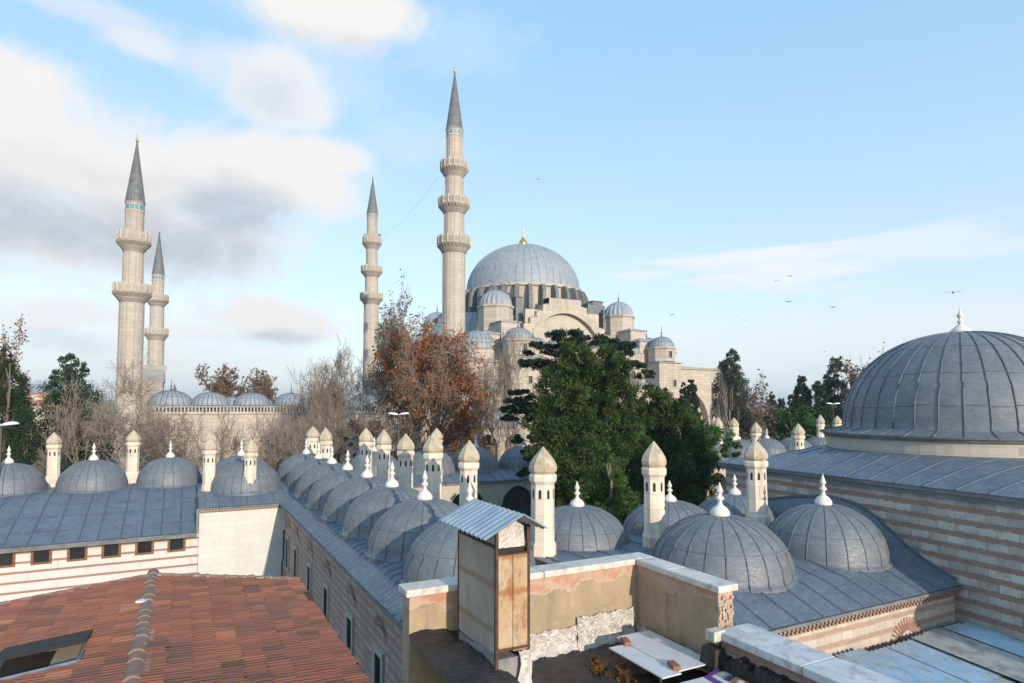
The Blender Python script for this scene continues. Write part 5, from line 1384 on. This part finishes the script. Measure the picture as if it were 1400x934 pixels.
bare('bare_tree', 'leafless tree between the left conifer and the big minaret', 120, 520, 640, 55, 62, 22, levels=5, rmin=.014)
bare('bare_tree', 'twiggy leafless tree under the cloister domes, left of the paired chimneys', 250, 560, 650, 60, 70, 23, levels=5, kids=3, rmin=.014)
tree('shrub', 'olive-leaved shrub behind the dome left of the paired white chimneys', [(215, 625, 22), (262, 628, 20), (240, 615, 16)], 72, 240, M['olive'], 60, .16, 'shrubs behind the dome roofs', cat='shrub')
bare('bare_tree', 'leafless tree right above the lone chimney of the left wing', 345, 566, 650, 60, 74, 24, levels=5, kids=3, rmin=.014)
bare('bare_tree', 'low leafless tree left of the two touching chimneys', 400, 560, 650, 50, 72, 25, levels=5, kids=3, rmin=.014)
tree('shrub', 'olive and brown shrub just right of the lone left wing chimney', [(330, 625, 20), (385, 628, 24), (415, 620, 18)], 76, 370, M['olive'], 50, .16, 'shrubs behind the dome roofs', cat='shrub')
bare('plane_tree', 'round brown-leaved tree beyond the cloister domes', 305, 500, 640, 36, 190, 52, levels=5, kids=3, rmin=.03, lf=('oak_dull', 4500, .42), group='autumn trees')
bare('plane_tree', 'smaller brown-leaved tree beyond the cloister domes, beside the rounder one', 352, 508, 640, 24, 190, 53, levels=5, kids=3, rmin=.03, lf=('oak_dull', 3000, .42), group='autumn trees')
bare('bare_tree', 'tall leafless tree left of the farther three-balcony minaret', 470, 480, 640, 58, 88, 26, levels=6, kids=3, rmin=.017, r0=.4)
bare('bare_tree', 'leafless tree over the right end of the cloister wall', 425, 505, 640, 40, 92, 27, levels=5, kids=3, rmin=.017)
for i, (px, top, sp_, cy, lab) in enumerate([(300, 556, 42, 80, 'leafless tree in front of the cloister wall, between the first and second cloister domes'), (375, 552, 46, 84, 'leafless tree in front of the right half of the cloister wall'), (215, 548, 40, 84, 'leafless tree just right of the big two-balcony minaret'), (455, 545, 42, 80, 'leafless tree at the right end of the cloister wall, below the tall leafless one')]):
    bare('bare_tree', lab, px, top, 650, sp_, cy, 60 + i, levels=5, kids=3, rmin=.014)
# middle
bare('plane_tree', 'leafless crown rising behind the rust-brown plane tree', 562, 410, 640, 52, 84, 28, levels=6, kids=3, rmin=.014, r0=.45, lf=('oak_dull', 3500, .22), group='autumn trees')
bare('plane_tree', 'large rust-brown plane tree in the middle, beside the tall near minaret', 600, 435, 640, 72, 80, 54, levels=6, kids=3, rmin=.014, r0=.5, bark='bark_pale', lf=('oak', 7000, .19), group='autumn trees',
     upb=.1, bl=[(548, 472, 22), (528, 495, 14), (592, 462, 24), (622, 468, 20), (580, 495, 28), (618, 508, 26), (545, 520, 20), (598, 545, 32), (638, 528, 18), (565, 555, 28), (628, 575, 24), (600, 600, 30), (650, 548, 10), (642, 592, 12), (535, 545, 12)],
     blk=dict(per=230, size=.17, mat=M['oak'], name='crown', fill=.25, clump=.4))
bare('bare_tree', 'pale leafless tree in front of the mosque side, between plane tree and pine', 668, 458, 640, 62, 86, 29, levels=6, kids=3, bark='bark_pale', rmin=.014, r0=.45, lean=.15)
bare('bare_tree', 'second leafless tree close to the left side of the big pine', 700, 500, 640, 30, 80, 41, levels=5, kids=3, bark='bark_pale', rmin=.014)
tree('plum_tree', 'low purple-brown tree behind the middle chimneys', [(500, 588, 22), (530, 585, 22), (515, 605, 26), (478, 605, 18), (550, 605, 20)], 74, 515, M['plum'], 150, .16, 'autumn trees')
bare('bare_tree', 'leafless tree behind the purple-brown tree', 505, 555, 650, 45, 78, 30, levels=5, kids=3, rmin=.014)
tree('cedar_tree', 'dark layered cedar rising at the top left of the big pine mass', sprays([(775, 462, 26, 9), (745, 478, 26, 8), (810, 468, 28, 8), (850, 478, 24, 8), (730, 500, 22, 9), (712, 540, 18, 10), (705, 565, 18, 12), (735, 560, 26, 16), (720, 595, 16, 14), (775, 500, 34, 14), (865, 500, 16, 9), (735, 630, 22, 30), (880, 512, 12, 6)], 9, 3), 56, 775, M['cedar'], 3600, .11, G1, flat=.6, droop=.15, fill=.2, elong=2.6, trunk_r=.35, dj=3.5, clump=.4)
tree('pine_tree', 'huge bushy green pine in the centre, in front of the mosque', [(790, 490, 28), (830, 500, 28), (765, 530, 32), (805, 540, 40), (845, 545, 32), (755, 580, 36), (800, 595, 44), (850, 600, 36), (760, 640, 40), (810, 660, 46), (850, 660, 36), (770, 700, 40), (830, 715, 42)], 50, 800, M['pine'], 2300, 0.085, G1, fill=.45, elong=3.2, upright=.5, clump=.25, cl=95, trunk_r=.45)
tree('yew_tree', 'light green feathery conifer in front of the big pine, behind the marble-topped dome', [(825, 625, 14, 18), (835, 655, 24, 22), (815, 680, 24, 24), (850, 690, 24, 26), (825, 715, 30, 26)], 40, 832, M['yew'], 3200, 0.075, G1, fill=.4, elong=2.4, droop=.3, clump=.3)
tree('pine_tree', 'dark green pine right of the huge central pine', [(895, 545, 22), (918, 560, 22), (885, 575, 28), (925, 590, 34), (895, 615, 38), (950, 610, 26), (915, 650, 42), (955, 650, 30), (890, 680, 36), (940, 690, 30), (968, 625, 14)], 55, 915, M['pine'], 1900, 0.09, G1, fill=.45, elong=3.2, upright=.4, clump=.25, cl=95, trunk_r=.4)
# right
tree('cypress_tree', 'taller narrow cypress of the pair before the great arch', [(945, 522, 3.5, 8), (946, 538, 6, 12), (947, 556, 8, 14), (948, 578, 9, 16)], 95, 947, M['cypress'], 3500, 0.14, G2, dj=.2, fill=.8, clump=.4, cl=60, upright=1.0)
tree('cypress_tree', 'shorter narrow cypress of the pair before the great arch', [(935, 530, 3, 7), (935, 545, 6, 12), (935, 565, 7, 14)], 95, 935, M['cypress'], 3500, 0.14, G2, dj=.2, fill=.8, clump=.4, cl=60, upright=1.0)
tree('pine_shrub', 'bright green bushes left of the paired right-hand chimneys', [(965, 592, 18), (985, 605, 20), (960, 625, 20), (1000, 615, 14)], 66, 972, M['bright'], 600, .15, G1)
tree('cypress_tree', 'big broad grey-green cypress right of the mosque end', [(1001, 488, 8, 10), (998, 503, 13, 14), (994, 525, 15, 20), (1006, 535, 16, 22), (998, 558, 20, 24), (1010, 575, 16, 22), (985, 540, 8, 24)], 102, 1000, M['cypress_grey'], 1100, 0.15, G2, dj=.8, fill=.8, clump=.4, cl=60, upright=.6)
bare('bare_tree', 'pale forked leafless tree standing before the big broad cypress', 996, 503, 610, 24, 92, 31, levels=5, kids=2, bark='bark_pale', rmin=.014, r0=.35, lean=.2)
bare('bare_tree', 'thin leafless tree right of the big broad cypress', 1030, 512, 610, 28, 104, 32, levels=5, kids=3, rmin=.012, lf=('plum', 700, .3))
tree('shrub', 'brown shrubs below the thin leafless tree on the right', [(1040, 578, 16), (1025, 590, 14), (1055, 595, 14)], 98, 1040, M['oak_dull'], 90, .25, 'shrubs behind the dome roofs', cat='shrub')
tree('cypress_tree', 'small pointed cypress left of the umbrella pine', [(1055, 544, 3.5, 8), (1055, 558, 7, 12), (1056, 578, 10, 16)], 115, 1055, M['cypress_grey'], 1700, 0.17, G2, dj=.3, fill=.8, clump=.4, cl=60, upright=1.0)
tree('cypress_tree', 'low dark cypress just right of the small pointed one', [(1068, 552, 4, 7), (1068, 568, 8, 14)], 118, 1068, M['cypress'], 1700, 0.17, G2, dj=.3, fill=.8, clump=.4, cl=60, upright=.8)
tree('cypress_tree', 'tall pointed cypress behind the umbrella pine', [(1096, 522, 5, 9), (1096, 540, 9, 14), (1095, 562, 12, 18), (1082, 550, 4, 12), (1104, 545, 5, 14)], 120, 1096, M['cypress'], 1700, 0.17, G2, dj=.4, fill=.8, clump=.4, cl=60, upright=1.0)
tree('cypress_tree', 'rounded green cypress between the tall pointed one and the tallest', [(1119, 530, 7, 8), (1121, 546, 8, 10), (1124, 566, 12, 16)], 118, 1121, M['cypress'], 1500, 0.17, G2, dj=.4, fill=.8, clump=.4, cl=60, upright=.5)
tree('cypress_tree', 'tallest ragged cypress left of the big right dome', [(1141, 500, 8, 10), (1137, 517, 9, 10), (1143, 535, 13, 16), (1147, 560, 16, 18), (1130, 528, 3, 3), (1138, 580, 18, 18)], 122, 1142, M['cypress_grey'], 1100, 0.16, G2, dj=.6, fill=.78, clump=.38, cl=60, upright=.4)
tree('plane_tree', 'small brown tree top showing beside the tallest ragged cypress', [(1146, 494, 7), (1153, 506, 5)], 126, 1147, M['oak_dull'], 70, .35, 'autumn trees')
bare('bare_tree', 'leafless tree between the tallest cypress and the big right dome', 1172, 492, 610, 32, 118, 33, levels=5, kids=3, rmin=.017, lf=('oak_dull', 1500, .3))
bare('bare_tree', 'leafless treetop peeping over the left shoulder of the big right dome', 1218, 480, 610, 16, 120, 34, levels=5, kids=3, rmin=.017, lf=('oak_dull', 500, .3))
tree('umbrella_pine', 'bright green umbrella pine on the right beyond the small chimneys', [(1078, 562, 12, 7), (1095, 560, 16, 7), (1110, 568, 12, 8), (1090, 575, 22, 10), (1072, 585, 14), (1110, 588, 20), (1085, 600, 22), (1060, 600, 12)], 96, 1092, M['bright'], 480, .2, G1, flat=.7)
tree('pine_tree', 'dark pine mass between umbrella pine and right dome', [(1140, 590, 16), (1150, 605, 18), (1125, 605, 16), (1165, 590, 14)], 100, 1140, M['cypress'], 420, .22, G1)
tree('shrub', 'brown-green thicket left of the big right dome', [(1165, 570, 15), (1180, 560, 14), (1172, 590, 16), (1190, 580, 12)], 104, 1172, M['oak_dull'], 200, .22, 'shrubs behind the dome roofs', cat='shrub')

# ------------------------------------------------------------------ birds
def bird(px, py, cy, span, bank, flap, head, label):
    x, y, z = pix(px, py, cy); o = E('bird', label, 'bird', (x, y, z), 'birds in the sky'); s = span / 2
    o.rotation_euler = (bank, 0, -HEAD + head)
    b = MB(); b.lathe(0, 0, [(.02, -.32), (.07, -.2), (.1, 0), (.09, .15), (.05, .27), (.03, .36)], 8)
    b.v = [(a, c, d) for a, d, c in b.v]; b.build('body', M['bird'], o, smooth=True).scale = (s * 1.1,) * 3
    for sg_ in (-1, 1):
        w = MB(); w.add([(0, -.1 * s, .02), (0, .16 * s, .02), (sg_ * .5 * s, .2 * s, flap * s * .5), (sg_ * .5 * s, -.04 * s, flap * s * .5), (sg_ * s, -.06 * s, flap * s * .42), (sg_ * .95 * s, .03 * s, flap * s * .42)], [(0, 1, 2, 3), (3, 2, 5, 4)])
        w.add([(a, c, d - .025) for a, c, d in [(0, -.1 * s, .02), (0, .16 * s, .02), (sg_ * .5 * s, .2 * s, flap * s * .5), (sg_ * .5 * s, -.04 * s, flap * s * .5), (sg_ * s, -.06 * s, flap * s * .42), (sg_ * .95 * s, .03 * s, flap * s * .42)]], [(3, 2, 1, 0), (4, 5, 2, 3)])
        w.build('wing', M['bird'], o)
BL = [(1303, 400, 45, 1.35, .1, .25, 'largest bird, gliding above the finial of the big right dome'), (1139, 420, 80, 1.1, .0, .1, 'bird gliding level, left of the big right dome'),
      (1078, 413, 75, .9, .7, .6, 'bird banking below the thin cloud streak, above the level glider'), (1062, 383, 80, .8, .4, -.6, 'left bird of the two over the thin cloud streak'), (1080, 378, 85, .7, .8, .7, 'right bird of the two over the thin cloud streak'),
      (918, 431, 80, .8, .7, .7, 'lone bird just above the small right-hand mosque dome'), (1017, 437, 90, .7, .2, -.5, 'upper bird of the pair over the broad cypress'), (1020, 448, 85, .9, .2, -.4, 'lower bird of the pair over the broad cypress'),
      (664, 257, 120, .6, .8, .5, 'tiny bird just right of the tall near minaret'), (689, 272, 120, .55, .3, .5, 'lower left bird of the tiny trio above the great dome'), (697, 269, 120, .8, .5, .3, 'right bird of the tiny trio above the great dome'), (688, 266, 125, .4, .3, .4, 'faintest bird of the tiny trio above the great dome'),
      (709, 248, 125, .5, .1, .3, 'faint bird above the tiny trio'), (736, 245, 120, .8, -.5, .4, 'bird highest and farthest right of the group above the great dome'), (1210, 443, 110, .5, .1, .3, 'pale small bird left of the finial of the big right dome'), (1128, 481, 110, .6, -.4, .4, 'small bird just above the tallest ragged cypress'), (567, 295, 130, .7, .3, .4, 'small bird between the two tall three-balcony minarets')]
for i, (px, py, cy, sp_, bank, flap, lab) in enumerate(BL): bird(px, py, cy, sp_, bank, flap, (i * .9) % 1.2 - .6, lab)

# ------------------------------------------------------------------ haze
HZ = True
if HZ:
    b = MB(); b.box(-5500, 5800, -400, 6500, GZ - 8, 130)
    m = bpy.data.materials.new('haze_air'); m.use_nodes = True; t = NT(m.node_tree)
    pvn = t.n('ShaderNodeVolumePrincipled'); pvn.inputs['Color'].default_value = (.8, .88, 1.0, 1); pvn.inputs['Density'].default_value = .00022; pvn.inputs['Anisotropy'].default_value = .1
    t.L.new(pvn.outputs[0], t.n('ShaderNodeOutputMaterial').inputs['Volume'])
    tag(b.build('haze', m), kind='stuff')
